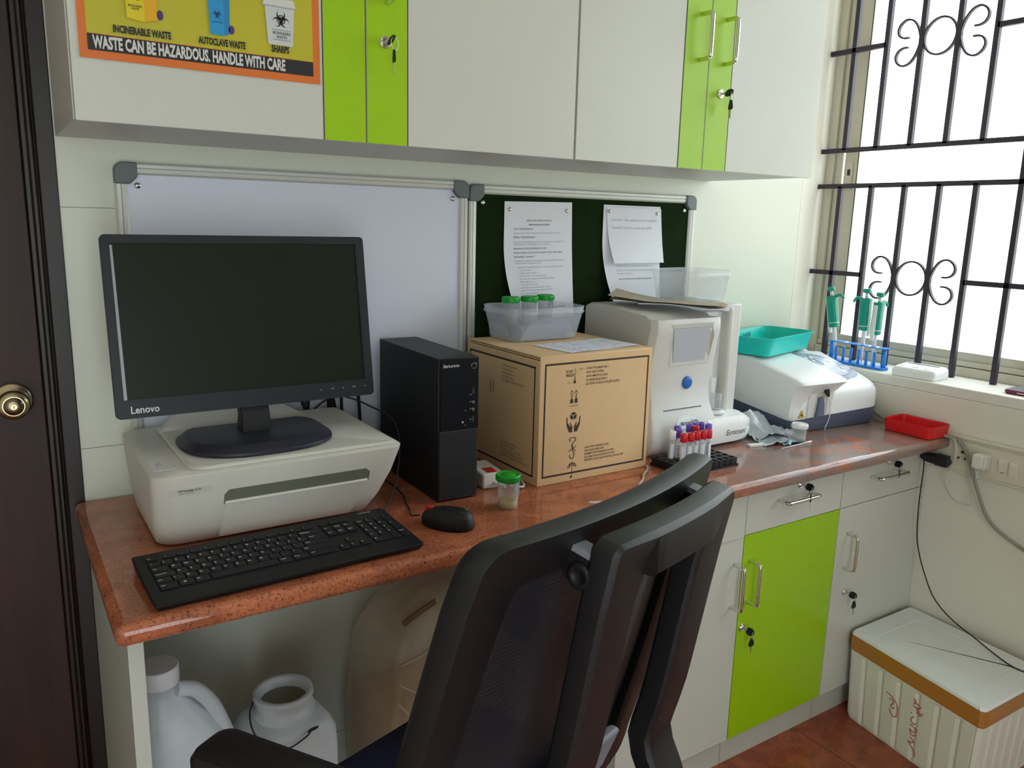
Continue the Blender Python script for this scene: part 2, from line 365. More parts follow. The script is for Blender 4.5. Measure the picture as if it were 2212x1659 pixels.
# door in the back wall, left
b = MB().m(DWOOD2)
b.prism([(-.0005, -.004), (-.0005, .11), (-.052, .11), (-.052, .004), (-.044, .004), (-.042, -.004), (-.036, -.004), (-.034, .001), (-.031, .001), (-.029, -.004)], FZ, 1.27, 'z')
b.box(-.99, -.95, -.004, .11, FZ, 1.27); b.box(-.95, -.05, -.004, .11, 1.22, 1.27)
d = struct(b, 'door_1', bevel=.0015)
b = MB().m(DWOOD); b.box(-.949, -.0525, .012, .05, FZ+.005, 1.219)
b.prism(rrect(-.80, -.20, -.70, .02, .01), .008, .014, 'y'); b.prism(rrect(-.80, -.20, .34, 1.12, .01), .008, .014, 'y')
dl = b.obj('door_leaf', d, bevel=.003)
b = MB().m(BRASS); b.T = Matrix.Translation((-.105, .012, .212)) @ Matrix.Rotation(PI/2, 4, 'X')
b.lathe([(.034, 0), (.034, .004), (.030, .008), (.013, .010), (.012, .026), (.018, .030), (.0265, .038), (.0275, .046), (.024, .054), (.018, .058)], n=36)
k = b.obj('door_knob', dl)
b = MB().m(BRASS); b.T = Matrix.Translation((-.105, .012, .212)) @ Matrix.Rotation(PI/2, 4, 'X')
b.m(mat('dark_brass', (.25, .20, .12), .3, 1)).lathe([(.0165, .0582), (.0165, .0595), (.006, .0600)], n=32); b.m(BRASS).lathe([(.005, .0600), (.005, .063)], n=20); b.m(GAP).box(-.0006, .0006, -.003, .003, .063, .0635)
b.obj('knob_lock', k)

# ---------------- wall cabinets ----------------
def handle_v(parent, x, y, z0, z1, r=.0048, name='handle', off=.032):
    b = MB().m(CHROME); m = .012
    b.tube([(x, y, z1), (x, y-off+m, z1), (x, y-off+.003, z1-.003), (x, y-off, z1-m), (x, y-off, z0+m), (x, y-off+.003, z0+.003), (x, y-off+m, z0), (x, y, z0)], r, 12, 4)
    return b.obj(name, parent)
def handle_h(parent, x0, x1, y, z, r=.0048, off=.032):
    b = MB().m(CHROME); m = .012
    b.tube([(x0, y, z), (x0, y-off+m, z), (x0+.003, y-off+.003, z), (x0+m, y-off, z), (x1-m, y-off, z), (x1-.003, y-off+.003, z), (x1, y-off+m, z), (x1, y, z)], r, 12, 4)
    return b.obj('handle', parent)
def lock(parent, x, y, z, r=.010):
    b = MB().m(CHROME); b.T = Matrix.Translation((x, y, z)) @ Matrix.Rotation(PI/2, 4, 'X')
    b.lathe([(r, -.001), (r, .003), (r*.8, .0045), (r*.78, .003), (r*.6, .003), (r*.6, .006)], n=24)
    return b.obj('lock', parent)
def keyset(x, y, z, label, flat=False, a=0):
    # a key in the lock with a second key hanging from a ring
    t = thing('key_pair', label, 'keys', (x, y, z), 0, 'keys left in the cabinet locks')
    b = MB().m(BLKM); b.T = Matrix.Rotation(.5, 4, 'Y'); b.prism([(-.012, -.0045), (-.016, -.009), (-.027, -.0095), (-.034, -.005), (-.035, 0), (-.034, .005), (-.027, .0095), (-.016, .009), (-.012, .0045)], -.0015, .0015, 'x'); b.obj('key_head', t, bevel=.001)
    b = MB().m(STEEL); b.box(-.0008, .0008, -.014, 0, -.003, .003); b.obj('key_blade', t)
    b = MB().m(STEEL); R = .010
    b.tube([(R*math.sin(u)*.9+.003, -.030+R*.45*math.sin(u), -R+.003+R*math.cos(u)) for u in [2*PI*i/14 for i in range(14)]], .0006, 6, 2, True); b.obj('key_ring', t)
    b = MB().m(BLKM); b.T = Matrix.Translation((.003, -.027, -.0165)) @ Matrix.Rotation(a, 4, 'Z')
    b.prism([(-.004, .001), (.004, .001), (.0095, -.015), (.0075, -.0205), (-.0075, -.0205), (-.0095, -.015)], -.0016, .0014, 'y'); b.obj('key_head', t, bevel=.0008)
    b = MB().m(BRASS if a == 0 else STEEL); b.T = Matrix.Translation((.003, -.027, -.0365)) @ Matrix.Rotation(a, 4, 'Z')
    b.prism([(-.0025, 0), (.0025, 0), (.0025, -.008), (.0015, -.011), (.003, -.014), (.0015, -.018), (0, -.020), (-.0022, -.018), (-.0022, 0)], -.0006, .0006, 'y'); b.obj('key_blade', t)
    return t
UZ0, UZ1, UY = .698, 1.45, -.338
def upper(x0, x1, edges, label, handles, lk):
    t = thing('wall_cabinet', label, 'cabinet', (0, 0, 0))
    b = MB().m(CABE)
    b.box(x0, x0+.018, UY, -.001, UZ0+.018, UZ1); b.box(x1-.018, x1, UY, -.001, UZ0+.018, UZ1); b.box(x0+.018, x1-.018, UY, -.001, UZ1-.018, UZ1); b.box(x0+.018, x1-.018, -.018, -.001, UZ0+.018, UZ1-.018)
    b.m(CABU).box(x0, x1, UY, -.001, UZ0, UZ0+.018)
    b.obj('carcass', t, bevel=.0006)
    a, g0, mid, g1, e = edges
    for (p, q, gp, gq, hx) in ((a, mid, g0, mid, handles[0]), (mid, e, mid, g1, handles[1])):
        b = MB().m(CABW); b.box(p+.0015, q-.0015, UY-.018, UY-.001, UZ0-.002, UZ1)
        d = b.obj('door', t, bevel=.0008)
        b = MB().m(GREEN); b.box(gp+.0018, gq-.0018, UY-.0188, UY-.0182, UZ0-.0018, UZ1-.001)
        b.m(GAP); xx = gp if gp != mid else gq; b.box(xx-.0009, xx+.0009, UY-.0185, UY-.018, UZ0-.0018, UZ1-.001)
        gg = b.obj('green_panel', d)
        handle_v(d, hx, UY-.018, handles[2], handles[3])
    lock(d, lk, UY-.018, .868, .0105)
    return t
upper(.002, .9205, (.002, .381, .459, .539, .920), 'white wall cupboard above the whiteboard, with waste poster on its left door', (.42, .500, .934, 1.04), .495)
upper(.9225, 1.700, (.9225, 1.216, 1.294, 1.372, 1.6995), 'white wall cupboard above the dark noticeboard, nearest the window', (1.265, 1.347, .934, 1.030), 1.339)
keyset(.495, UY-.022, .868, 'pair of dark keys hanging in the lock of the wall cupboard beside the poster', a=1.35)
keyset(1.339, UY-.022, .868, 'pair of dark keys hanging in the lock of the wall cupboard nearest the window', a=1.25)
# ---------------- counter and base cabinets ----------------
b = MB().m(GRAN); b.box(-.021, XW-.001, -.590, -.0015, -.034, 0); o = b.obj('countertop', bevel=.014, seg=5); o.location.z = ZC; tag(o, 'long polished red granite worktop with rounded front edge', 'countertop')
b = MB().m(CABW); b.box(0, .022, -.522, -.003, FZ, -.0345); o = b.obj('side_panel', bevel=.0008); o.location.z = ZC; tag(o, 'white upright end panel carrying the left end of the red granite worktop', 'panel')
BY = -.524
def base(x0, x1, label, green, hx, hz, drawer, lk=None, flush=True):
    t = thing('base_cabinet', label, 'cabinet', (0, 0, 0), group=None)
    b = MB().m(CABW); y0 = BY+.019
    b.box(x0+.001, x0+.018, y0, -.02, -.72, -.0345); b.box(x1-.018, x1-.001, y0, -.02, -.72, -.0345); b.box(x0+.018, x1-.018, y0, -.02, -.72, -.702); b.box(x0+.018, x1-.018, -.04, -.02, -.702, -.0345); b.box(x0+.018, x1-.018, y0, -.04, -.052, -.0345)
    b.obj('carcass', t)
    b = MB().m(SKIRT); b.box(x0+.001, x1-.001, BY+.018+.002, BY+.04, FZ, -.7205); b.obj('plinth', t)
    b = MB().m(GREEN if green else CABW); b.box(x0+.0012, x1-.0012, BY, BY+.018, -.718, -.1655); d = b.obj('door', t, bevel=.0008)
    if green: tag(d, 'lime green door')
    handle_v(d, hx, BY, hz[0], hz[1])
    if lk: lock(d, lk[0], BY, lk[1])
    if drawer:
        b = MB().m(CABW); b.box(x0+.0012, x1-.0012, BY, BY+.018, -.1635, -.036); dr = b.obj('drawer', t, bevel=.0008)
        handle_h(dr, drawer[0], drawer[1], BY, drawer[2]); lock(dr, drawer[3], BY, drawer[4])
    else:
        b = MB().m(CABW); b.box(x0+.0012, x1-.009, BY-.007, BY+.018, -.1635, -.036); b.obj('drawer', t, bevel=.0008)
    return t
base(.975, 1.3535, 'plain white base cabinet behind the office chair', False, 1.325, (-.343, -.232), None)
base(1.3545, 1.728, 'base cabinet with lime green door under a white drawer', True, 1.382, (-.343, -.235), (1.468, 1.592, -.094, 1.548, -.065), (1.371, -.409))
base(1.729, 2.1265, 'white base cabinet in the corner beside the styrofoam box', False, 1.775, (-.343, -.243), (1.855, 1.985, -.094, 1.932, -.062), (1.789, -.416))
keyset(1.371, BY-.005, -.409, 'pair of black-headed keys hanging in the lime green door')
keyset(1.789, BY-.005, -.416, 'pair of dark keys hanging in the white door above the styrofoam box')
keyset(1.548, BY-.005, -.065, 'pair of black-headed keys in the drawer lock above the lime green door', a=.6)
keyset(1.932, BY-.005, -.062, 'pair of black-headed keys in the drawer lock nearest the black adapter', a=.5)
# ---------------- boards on the wall ----------------
def board(name, x0, x1, z0, z1, surf, label, cat):
    t = thing(name, label, cat, (x0, 0, z0)); W_, H_ = x1-x0, z1-z0
    b = MB().m(surf); b.box(.012, W_-.012, -.012, -.002, .012, H_-.012); b.obj('board_surface', t)
    def rail(p, q, nx, nz):     # stepped aluminium profile
        b = MB().m(ALU); L = (Vector(q)-Vector(p)).length; d = (Vector(q)-Vector(p)).normalized(); n = Vector((nx, 0, nz))
        prof = [(0, -.002), (0, -.017), (.003, -.020), (.009, -.020), (.010, -.018), (.011, -.020), (.018, -.0185), (.022, -.0145), (.022, -.010), (.010, -.002)]
        b.loft([[Vector(p)+n*a+Vector((0, y, 0)) for a, y in prof], [Vector(q)+n*a+Vector((0, y, 0)) for a, y in prof]])
        return b.obj('frame_rail', t)
    c = .036
    rail((c, 0, H_), (W_-c, 0, H_), 0, -1); rail((c, 0, 0), (W_-c, 0, 0), 0, 1); rail((0, 0, c), (0, 0, H_-c), 1, 0); rail((W_, 0, c), (W_, 0, H_-c), -1, 0)
    for sx, sz in ((0, 0), (1, 0), (0, 1), (1, 1)):
        pts = [(-.001, -.001+.016)]+[(.016-.017*math.cos(a), .016-.017*math.sin(a)) for a in [PI/2*k/6 for k in range(1, 6)]]+[(.016, -.001), (.040, -.001), (.040, .026), (.026, .040), (-.001, .040)]
        pts = [((W_-p if sx else p), (H_-q if sz else q)) for p, q in pts]
        b = MB().m(GREYP); b.prism(pts, -.0235, -.001, 'y'); b.obj('corner_cap', t, bevel=.003, seg=3)
        b = MB().m(CHROME); cx, cz = (W_-.040 if sx else .040), (H_-.042 if sz else .042)
        b.T = Matrix.Translation((cx, -.012, cz)) @ Matrix.Rotation(PI/2, 4, 'X'); b.lathe([(.0065, 0), (.0065, .002), (.005, .0045), (.002, .0055)], n=16); b.obj('screw', t)
    return t
board('whiteboard', .093, .8625, .045, .658, WB, 'aluminium framed whiteboard behind the monitor', 'whiteboard')
board('noticeboard', .8665, 1.630, .040, .652, FELT, 'aluminium framed notice board covered in dark green felt', 'noticeboard')
def pin(x, z, y, label):
    b = MB().m(STEEL); b.lathe([(.0045, 0), (.0050, .0015), (.0035, .003), (.001, .0037)], n=16)
    o = b.obj('thumb_tack'); o.location = (x, y, z+ZC); o.rotation_euler = (PI/2, 0, 0); tag(o, label, 'thumb tack', 'thumb tacks on the notice board'); return o
def sheet(name, fn, w_, h_, label, cat, lines, nu=12, nv=24, extra=None):
    """paper: fn(s,t) gives the surface (s across, t down); print is laid on the same surface"""
    t = thing(name, label, cat, (0, 0, 0))
    b = MB().m(PAPER); th = .0003
    V = {}
    b.grid(lambda s, q: Vector(fn(s, q)), nu, nv); b.obj('paper_sheet', t)
    b = MB()
    def lay(txt, s, q, size, m=INKG, bold=0, align='LEFT', width=None, shear=0):
        b.m(m); n0 = len(b.bm.verts)
        b.text(txt, (0, 0, 0), size=size, bold=bold, align=align, width=width, shear=shear)
        b.bm.verts.ensure_lookup_table()
        for v in b.bm.verts[n0:]:
            ss = s+v.co.x/w_; qq = q-v.co.z/h_
            p = Vector(fn(ss, qq)); nn = (Vector(fn(ss+.01, qq))-p).cross(Vector(fn(ss, qq-.01))-p).normalized()
            v.co = p+nn*.0007
    for l in lines: lay(*l[0], **l[1])
    b.obj('printed_text', t, flip=False)
    return t
def L(*a, **k): return (a, k)
def fnA(s, q):   # left sheet: hangs from two tacks, lower left edge curls off the board
    c = max(0, q-.35)
    x = .969+.210*s + .012*q*s + .060*c*c*(1-s)**1.2*1.4
    y = -.0155 - .045*c*c*(1.2-s) - .004*math.sin(s*PI)*q - .010*c
    return (x, y, .617-.297*q+.004*(s-.5))
rows = [L('EUROCOUNT TS/EUROCOUNT PLUS', .5, .165, .0062, m=INK, align='CENTER', width=.078), L('MAINTENANCE PROCEDURES', .5, .20, .0062, m=INK, align='CENTER', width=.064),
        L('DAILY MAINTENANCE:', .13, .235, .0058, m=INK), L('PERFORM A DAILY CLEANING CYCLE USING DETERGENT BEFORE SHUTDOWN', .13, .27, .0052, width=.145), L('WEEKLY MAINTENANCE:', .13, .305, .0058, m=INK),
        L('CLEAN THE PROBE WASHING HEAD WITH WET COTTON CLOTH TO REMOVE THE', .13, .345, .0052, width=.155), L('CONSIDERABLE DEPOSITS REMAINING ON THE WASH HEAD', .13, .365, .0052, width=.11),
        L('MAINTENANCE AFTER 200 SAMPLES OR 15 DAYS:', .13, .40, .0056, m=INK, width=.10), L('MATERIAL REQUIRED: DISTILLED WATER, CLEANING TUBE KIT, EMPTY BEAKER', .13, .435, .0052, m=INK, width=.15), L('TIME REQUIRED: 15-20 MINUTES', .13, .47, .0052, m=INK, width=.062),
        L('RECOMMENDED TO PERFORM THIS PROCEDURE IN THE EVENING BEFORE SHUTDOWN AS', .13, .505, .0052, width=.155), L('THIS MIGHT AFFECT THE RUNNING MODE', .13, .525, .0052, width=.08)]
steps = ['1. DISCONNECT THE REAGENT TUBES EXCEPT THE WASTE TUBE FROM THE REAR OF', '    THE INSTRUMENT', '2. CONNECT CLEANING TUBE KIT', '3. PERFORM A PRIME CYCLE ON ALL THE TUBES', '4. GET THE END OF CLEANING TUBE KIT IN DISTILLED WATER', '5. PERFORM PRIMING CYCLE', '    FOLLOWED BY TWICE MORE', '6. WIPE THE DISTILLED WATER RUN ABOUT 15 MINUTES', '7. REMOVE THE CLEANING TUBE KIT AND RUN IN PRIMING', '8. NOW ALL TUBES REAGENTS', '9. CONNECT THE REAGENT TUBES', '10. PERFORM A BLANK CYCLE AND RUN CONTROLS']
for i, s in enumerate(steps): rows.append(L(s, .16, .56+.0245*i, .0050, width=min(.145, .0021*len(s))))
rows += [L('ONLY FOR MAINTENANCE PURPOSES TO BE PERFORMED ONCE A MONTH', .13, .875, .005, m=INKG, width=.12), L('IN CASE OF ANY DOUBT CONTACT THE SERVICE ENGINEER', .13, .91, .0052, m=INK, width=.15), L('........', .78, .02, .004, m=INKR)]
sheet('notice_sheet', fnA, .21, .297, 'printed white A4 maintenance notice pinned left on the green notice board, its lower corner curling', 'paper', rows)
def fnB(s, q):
    c = max(0, q-.3)
    return (1.287+.207*s+.014*q*s+.085*c*c*(1-s), -.0155-.06*c*c*(1.1-s)-.008*c, .617-.297*q)
rows = [L('AND BEFORE SWITCHING ON THE INSTRUMENT MAKE SURE THAT ALL THE', .2, .56, .0050, width=.14), L('REAGENTS AND DRAIN ARE IN PLACE BEFORE RUNNING', .2, .60, .0050, width=.14), L('A SAMPLE THROUGH', .2, .63, .0050, width=.06), L('ADD A LOW WASH IF RECOMMENDED TO IMPROVE THE F', .22, .68, .0054, m=INK, width=.13)]
sheet('notice_sheet', fnB, .21, .297, 'curling white A4 sheet pinned on the green board behind the smaller note', 'paper', rows)
def fnC(s, q):
    c = max(0, q-.3)
    return (1.295+.200*s+.018*q, -.0175-.035*c*c*(1.3-s)-.002*math.sin(PI*s), .611-.150*q)
HW = 'Username - Get_control_centre.Ai-wegstd.in'
sheet('note_sheet', fnC, .20, .15, 'smaller white handwritten note pinned on top of the right-hand sheet', 'paper', [L(HW, .07, .24, .0095, m=INKG, width=.165, shear=.3), L('Password - Ad_At_control_test_2018', .07, .38, .0095, m=INKG, width=.145, shear=.3), L('........', .8, .05, .004, m=INKR)])
pin(.984, .596, -.016, 'steel tack at the top left corner of the printed maintenance notice'); pin(1.162, .597, -.016, 'steel tack at the top right corner of the printed maintenance notice')
pin(1.305, .600, -.019, 'steel tack at the top left corner of the handwritten note'); pin(1.480, .598, -.019, 'steel tack at the top right corner of the handwritten note')
# ---------------- hazard poster on the cupboard door ----------------
t = thing('poster', 'yellow and orange hazardous waste poster stuck on the left wall cupboard door', 'poster', (.015, UY-.0182, .7845))
W_, H_ = .3605, .50
def py(s, z): return -.0008-.0004*(1+math.sin(s*19)*math.exp(-z*9))-.0006*math.exp(-z*30)
b = MB().m(PORG); b.grid(lambda s, q: Vector((s*W_, py(s, q*H_), q*H_)), 40, 20)
b.m(PYEL); b.grid(lambda s, q: Vector((.011+s*(W_-.023), py(.03+s*.94, .035+q*.45)-.0004, .035+q*.452)), 40, 16)
b.m(PBLK); b.grid(lambda s, q: Vector((.0115+s*(W_-.0235), py(.03+s*.94, .010+q*.024)-.0006, .0115+q*.0225)), 40, 3)
b.obj('printed_sheet', t, flip=False)
def lowertext(): pass
b = MB().m(PWHT); YT = -.0036
b.text('WASTE CAN BE HAZARDOUS. HANDLE WITH CARE', (.0185, YT, .0152), size=.0235, bold=.040, width=.283)
b.m(PBLK); b.text('INCINERABLE WASTE', (.046, YT, .0400), size=.0140, bold=.045, width=.080); b.text('AUTOCLAVE WASTE', (.166, YT, .0405), size=.0140, bold=.045, width=.072); b.text('SHARPS', (.279, YT, .0425), size=.0140, bold=.045, width=.029)
b.obj('lettering', t, flip=False)
def biohaz(b, cx, cz, r, m, m0=None, y=YT-.0004):
    b.m(m)
    for k in range(3):
        a = PI/2+2*PI*k/3; ox, oz = cx+r*.50*math.cos(a), cz+r*.50*math.sin(a)
        outer, inner = [], []
        for i in range(15):     # open crescent
            u = a+math.radians(-148+i*296/14)
            wv = .17*(math.cos((u-a)/2)*.35+.75) if abs(i-7) > 6 else .17
            gap = math.radians(180)
            uu = a+PI+math.radians(-155+310*i/14)
            outer.append((ox+r*.50*math.cos(uu), y, oz+r*.50*math.sin(uu)))
            k2 = r*.50*(.99-.42*math.sin(PI*i/14)); inner.append((ox+r*.06*math.cos(a)+k2*math.cos(uu), y, oz+r*.06*math.sin(a)+k2*math.sin(uu)))
        for i in range(14): b.f([b.v(outer[i]), b.v(outer[i+1]), b.v(inner[i+1]), b.v(inner[i])])
    n = 24
    for i in range(n):
        a0, a1 = 2*PI*i/n, 2*PI*(i+1)/n; q = lambda a, rr: (cx+rr*math.cos(a), y-.0001, cz+rr*math.sin(a))
        b.f([b.v(q(a0, r*.50)), b.v(q(a1, r*.50)), b.v(q(a1, r*.40)), b.v(q(a0, r*.40))])
Y1, Y2 = YT, YT-.0003; b = MB()
def fp(b, m, pts, y=Y1): b.m(m).poly([(p, y, q) for p, q in pts])
def disc(b, m, cx, cz, rx, rz, y=Y1): fp(b, m, [(cx+rx*math.cos(2*PI*i/20), cz+rz*math.sin(2*PI*i/20)) for i in range(20)], y)
disc(b, PPUR, .112, .072, .0045, .007); fp(b, PYEL if 0 else PAMB, [(.0905, .060), (.1085, .064), (.109, .17), (.092, .17)]); fp(b, mat('poster_bin_yellow', (.72, .58, .01), .5), [(.066, .062), (.0905, .059), (.092, .17), (.063, .17)], Y2)
biohaz(b, .078, .096, .011, PBLK); b.text('BIOHAZARD', (.0685, Y2-.0003, .0785), size=.0045, bold=.02, width=.019); b.text('WASTE', (.0725, Y2-.0003, .0745), size=.0045, bold=.02, width=.011)
b.obj('bin_picture', t, flip=False); b = MB(); disc(b, PPUR, .2165, .066, .0045, .0065); fp(b, mat('poster_blue_dark', (.02, .22, .50), .5), [(.2055, .0565), (.2135, .059), (.2165, .17), (.207, .17)]); fp(b, PBLU, [(.184, .056), (.2055, .0555), (.207, .17), (.180, .17)], Y2)
biohaz(b, .1955, .086, .0085, mat('poster_navy', (.01, .08, .25), .5)); b.text('BIOHAZARD', (.188, Y2-.0003, .0735), size=.0035, bold=.02, width=.015)
b.obj('bin_picture', t, flip=False); b = MB(); LG = mat('poster_pale_grey', (.60, .62, .62), .5)
fp(b, LG, [(.274, .0535), (.3145, .0535), (.318, .112), (.270, .112)]); fp(b, INKG, [(.2655, .1105), (.3205, .1105), (.3195, .113), (.2675, .113)], Y2)
fp(b, PWHT, [(.2665, .113), (.3200, .113), (.317, .124), (.270, .124)], Y2); fp(b, PBLU, [(.278, .124), (.308, .124), (.305, .137), (.281, .137)], Y2)
biohaz(b, .2955, .0925, .0145, PBLK); b.m(PBLK); b.text('BIOHAZARD', (.2815, Y2-.0003, .0700), size=.0062, bold=.01, width=.029); b.text('WASTE', (.287, Y2-.0003, .0640), size=.0062, bold=.01, width=.018)
b.box(.281, .311, Y2-.0004, Y2, .0765, .0769); b.box(.281, .311, Y2-.0004, Y2, .0615, .0619)
b.obj('bin_picture', t, flip=False)
# ---------------- window grille ----------------
t = thing('window_grille', 'dark painted iron grille of square bars with scrolls inside the window', 'grille', (2.27, 0, 0))
bars = [-.045, -.156, -.268, -.378, -.485, -.607]
k = -.607
while k > WIN_Y1+.25: k -= .112; bars.append(k)
TOP = WIN_T-.005; BW = .0074
def bar_box(b, y0, y1, z0, z1, h=BW): b.box(-h, h, y0, y1, z0, z1)
for i, y in enumerate(bars):
    b = MB().m(IRON)
    if i == 5 or (i > 5 and (i-5) % 5 == 0): b.box(-BW, BW, y-BW, y+BW, SILL, TOP)
    else: b.box(-BW, BW, y-BW, y+BW, SILL, .7075); b.box(-BW, BW, y-BW, y+BW, .8215, TOP)
    b.obj('upright_bar', t, bevel=.0008)
for z in (.8215, .7075):
    b = MB().m(IRON); b.box(-BW, BW, WIN_Y1, .046, z-BW, z+BW); b.obj('cross_bar', t, bevel=.0008)
for z in (1.130, .424):
    for y0, y1 in ((-.156, .046), (-.76, -.485), (-1.15, -.95)): b = MB().m(IRON); b.box(-BW, BW, y0, y1, z-BW, z+BW); b.obj('cross_bar', t, bevel=.0008)
def scroll(zc, yc):
    def strip(pts, closed=False, nm='scroll'):
        b = MB().m(IRON); P = [Vector(p) for p in pts]; P = catmull(P, 6, closed)
        rings = []
        n = len(P)
        for i, p in enumerate(P):
            d = ((P[(i+1) % n]-P[i-1]) if closed else (P[min(i+1, n-1)]-P[max(i-1, 0)])).normalized(); nn = d.cross(Vector((1, 0, 0))).normalized()
            rings.append([p+Vector((.0055, 0, 0))+nn*.0026, p+Vector((-.0055, 0, 0))+nn*.0026, p+Vector((-.0055, 0, 0))-nn*.0026, p+Vector((.0055, 0, 0))-nn*.0026])
        if closed: rings.append(rings[0])
        b.loft(rings, not closed, not closed); b.obj(nm, t)
    R = .0485
    strip([(0, yc+R*math.cos(a), zc+.004+R*1.06*math.sin(a)) for a in [2*PI*i/12 for i in range(12)]], True, 'ring')
    for s in (1, -1):
        e = yc+s*.061     # touches the upright
        c = [(.036, .014), (.052, .0145), (.066, .022), (.0725, .038), (.066, .055), (.048, .066), (.026, .060), (.010, .040), (.0005, .014), (.000, 0)]
        pts = [(0, e+s*p, zc+q) for p, q in c]+[(0, e+s*p, zc-q) for p, q in c[::-1][1:]]
        strip(pts)
scroll(.420, -.323); scroll(1.125, -.323); scroll(.42, -.323-.56); scroll(1.125, -.323-.56)
# ---------------- printer ----------------
def taper(ringset, r):  # ringset: (x0,x1,y0,y1,z,r)
    return [ring3(rrect(a, b_, c, d, rr, 6), z) for a, b_, c, d, z, rr in ringset]
t = thing('printer', 'white flat-topped inkjet printer under the monitor', 'printer', (.285, -.225, 0))
b = MB().m(PRN)
# body: local x -.218..+.222, y -.175..+.165
b.loft(taper([(-.195, .165, -.100, .150, 0, .03), (-.205, .185, -.112, .155, .006, .035), (-.211, .200, -.135, .16, .04, .035), (-.216, .216, -.160, .165, .09, .035), (-.219, .224, -.178, .168, .138, .03), (-.219, .225, -.180, .168, .1455, .03), (-.216, .222, -.177, .165, .148, .028)], 0), smooth=True)
body = b.obj('body', t); 
if hasattr(body.data, 'set_sharp_from_angle'): body.data.set_sharp_from_angle(angle=math.radians(40))
def yf(z):  # front surface
    P = [(0, -.100), (.006, -.112), (.04, -.135), (.09, -.160), (.138, -.178), (.1455, -.18)]
    for (z0, y0), (z1, y1) in zip(P, P[1:]):
        if z <= z1: return y0+(y1-y0)*(z-z0)/(z1-z0)
    return -.18
b = MB().m(PRN); b.loft([ring3(rrect(-.158, .213, -.166, .150, (.012, .012, .02, .03), 6), .1483), ring3(rrect(-.160, .214, -.168, .152, (.014, .014, .02, .03), 6), .1505), ring3(rrect(-.156, .210, -.163, .148, (.014, .014, .02, .03), 6), .1545)], smooth=False)
b.obj('scanner_lid', t, bevel=.0015)
# dark panel painting the shade inside the slot, and output flap
b = MB().m(PRND); pts = [(-.1055, .080), (-.1055, .100), (-.098, .109), (.150, .109), (.159, .101), (.159, .080)]
b.loft([[(x, yf(z)-.0009, z) for x, z in pts], [(x, yf(z)+.0002, z) for x, z in pts]]); b.m(GAP)
b.obj('output_slot', t)
b = MB().m(PRN)
b.box(-.1035, .156, yf(.083)-.0045, yf(.083)+.002, .0815, .0865)
b.m(mat('printer_lip_bright', (.78, .78, .72), .4)); b.m(PRN)
F = [(-.1035, .108), (.156, .108), (.142, .006), (-.105, .006)]
b.loft([[(x, yf(z)-.0042, z) for x, z in ((-.1035, .085), (.156, .085), (.150, .06), (.140, .02), (.136, .008), (-.108, .008), (-.107, .02), (-.105, .06))], [(x, yf(z)+.001, z) for x, z in ((-.1035, .085), (.156, .085), (.150, .06), (.140, .02), (.136, .008), (-.108, .008), (-.107, .02), (-.105, .06))]])
b.obj('output_flap', t, bevel=.0012)
b = MB().m(mat('printer_badge', (.62, .61, .55), .35)); b.loft([[(x, yf(z)-.0006, z) for x, z in rrect(-.195, -.125, .110, .1235, .002, 3)], [(x, yf(z)+.0004, z) for x, z in rrect(-.195, -.125, .110, .1235, .002, 3)]])
b.m(INK); s_ = (yf(.123)-yf(.110))/.013
b.text('HP DeskJet 2131', (-.180, yf(.1175)-.0009, .1175), z=(0, s_, 1), size=.0062, bold=.02, width=.036); b.text('PRINT . SCAN . COPY', (-.178, yf(.1130)-.0009, .1130), z=(0, s_, 1), size=.0038, width=.024)
b.obj('name_badge', t, flip=False)
b = MB().m(mat('control_strip', (.72, .71, .65), .35)); b.prism(rrect(-.210, -.175, -.135, -.062, .004, 4), .148, .1485); b.m(INKG)
for yy in (-.094, -.103): b.tube([(-.196+.0038*math.cos(a), yy+.0038*math.sin(a), .1488) for a in [2*PI*i/12 for i in range(12)]], .0004, 4, 1, True)
for xx, yy in ((-.200, -.118), (-.188, -.120), (-.198, -.075)): b.box(xx-.0012, xx+.0012, yy-.001, yy+.001, .1485, .1488)
b.obj('control_panel', t)
b = MB().m(PRN); b.loft([[(x, y, z) for x, y, z in ((-.165, .095, .150), (-.15, .100, .162), (.12, .100, .162), (.145, .095, .150))], [(-.150, .135, .150), (-.115, .140, .180), (.085, .140, .180), (.115, .135, .150)], [(-.145, .165, .150), (-.110, .165, .182), (.080, .165, .182), (.110, .165, .150)]]); b.obj('paper_feed', t, bevel=.004)
t = thing('paper_stack', 'white sheets standing in the rear feed of the printer behind the monitor', 'paper', (.25, -.078, .150))
b = MB().m(PAPER)
for k in range(3): b.box(-.09+.004*k, .105, .002*k, .0006+.002*k, .030, .068-.003*k)
b.obj('sheets', t)
# ---------------- monitor ----------------
t = thing('monitor', 'black widescreen monitor standing on the white printer, switched off', 'monitor', (.270, -.245, .1545), 0)
tilt = math.atan2(.050, .308)
def sc(b): b.T = Matrix.Translation((0, .003, .219)) @ Matrix.Rotation(-tilt, 4, 'X'); return b
HW_, HH = .2335, .156
b = sc(MB()).m(BEZ); b.loft([[(x, -.008, z) for x, z in rrect(-HW_, HW_, -HH, HH, .008)], [(x, .006, z) for x, z in rrect(-HW_, HW_, -HH, HH, .008)], [(x, .012, z) for x, z in rrect(-HW_+.006, HW_-.006, -HH+.006, HH-.006, .008)], [(x, .034, z) for x, z in rrect(-.16, .16, -.11, .10, .02)]], cap0=False)
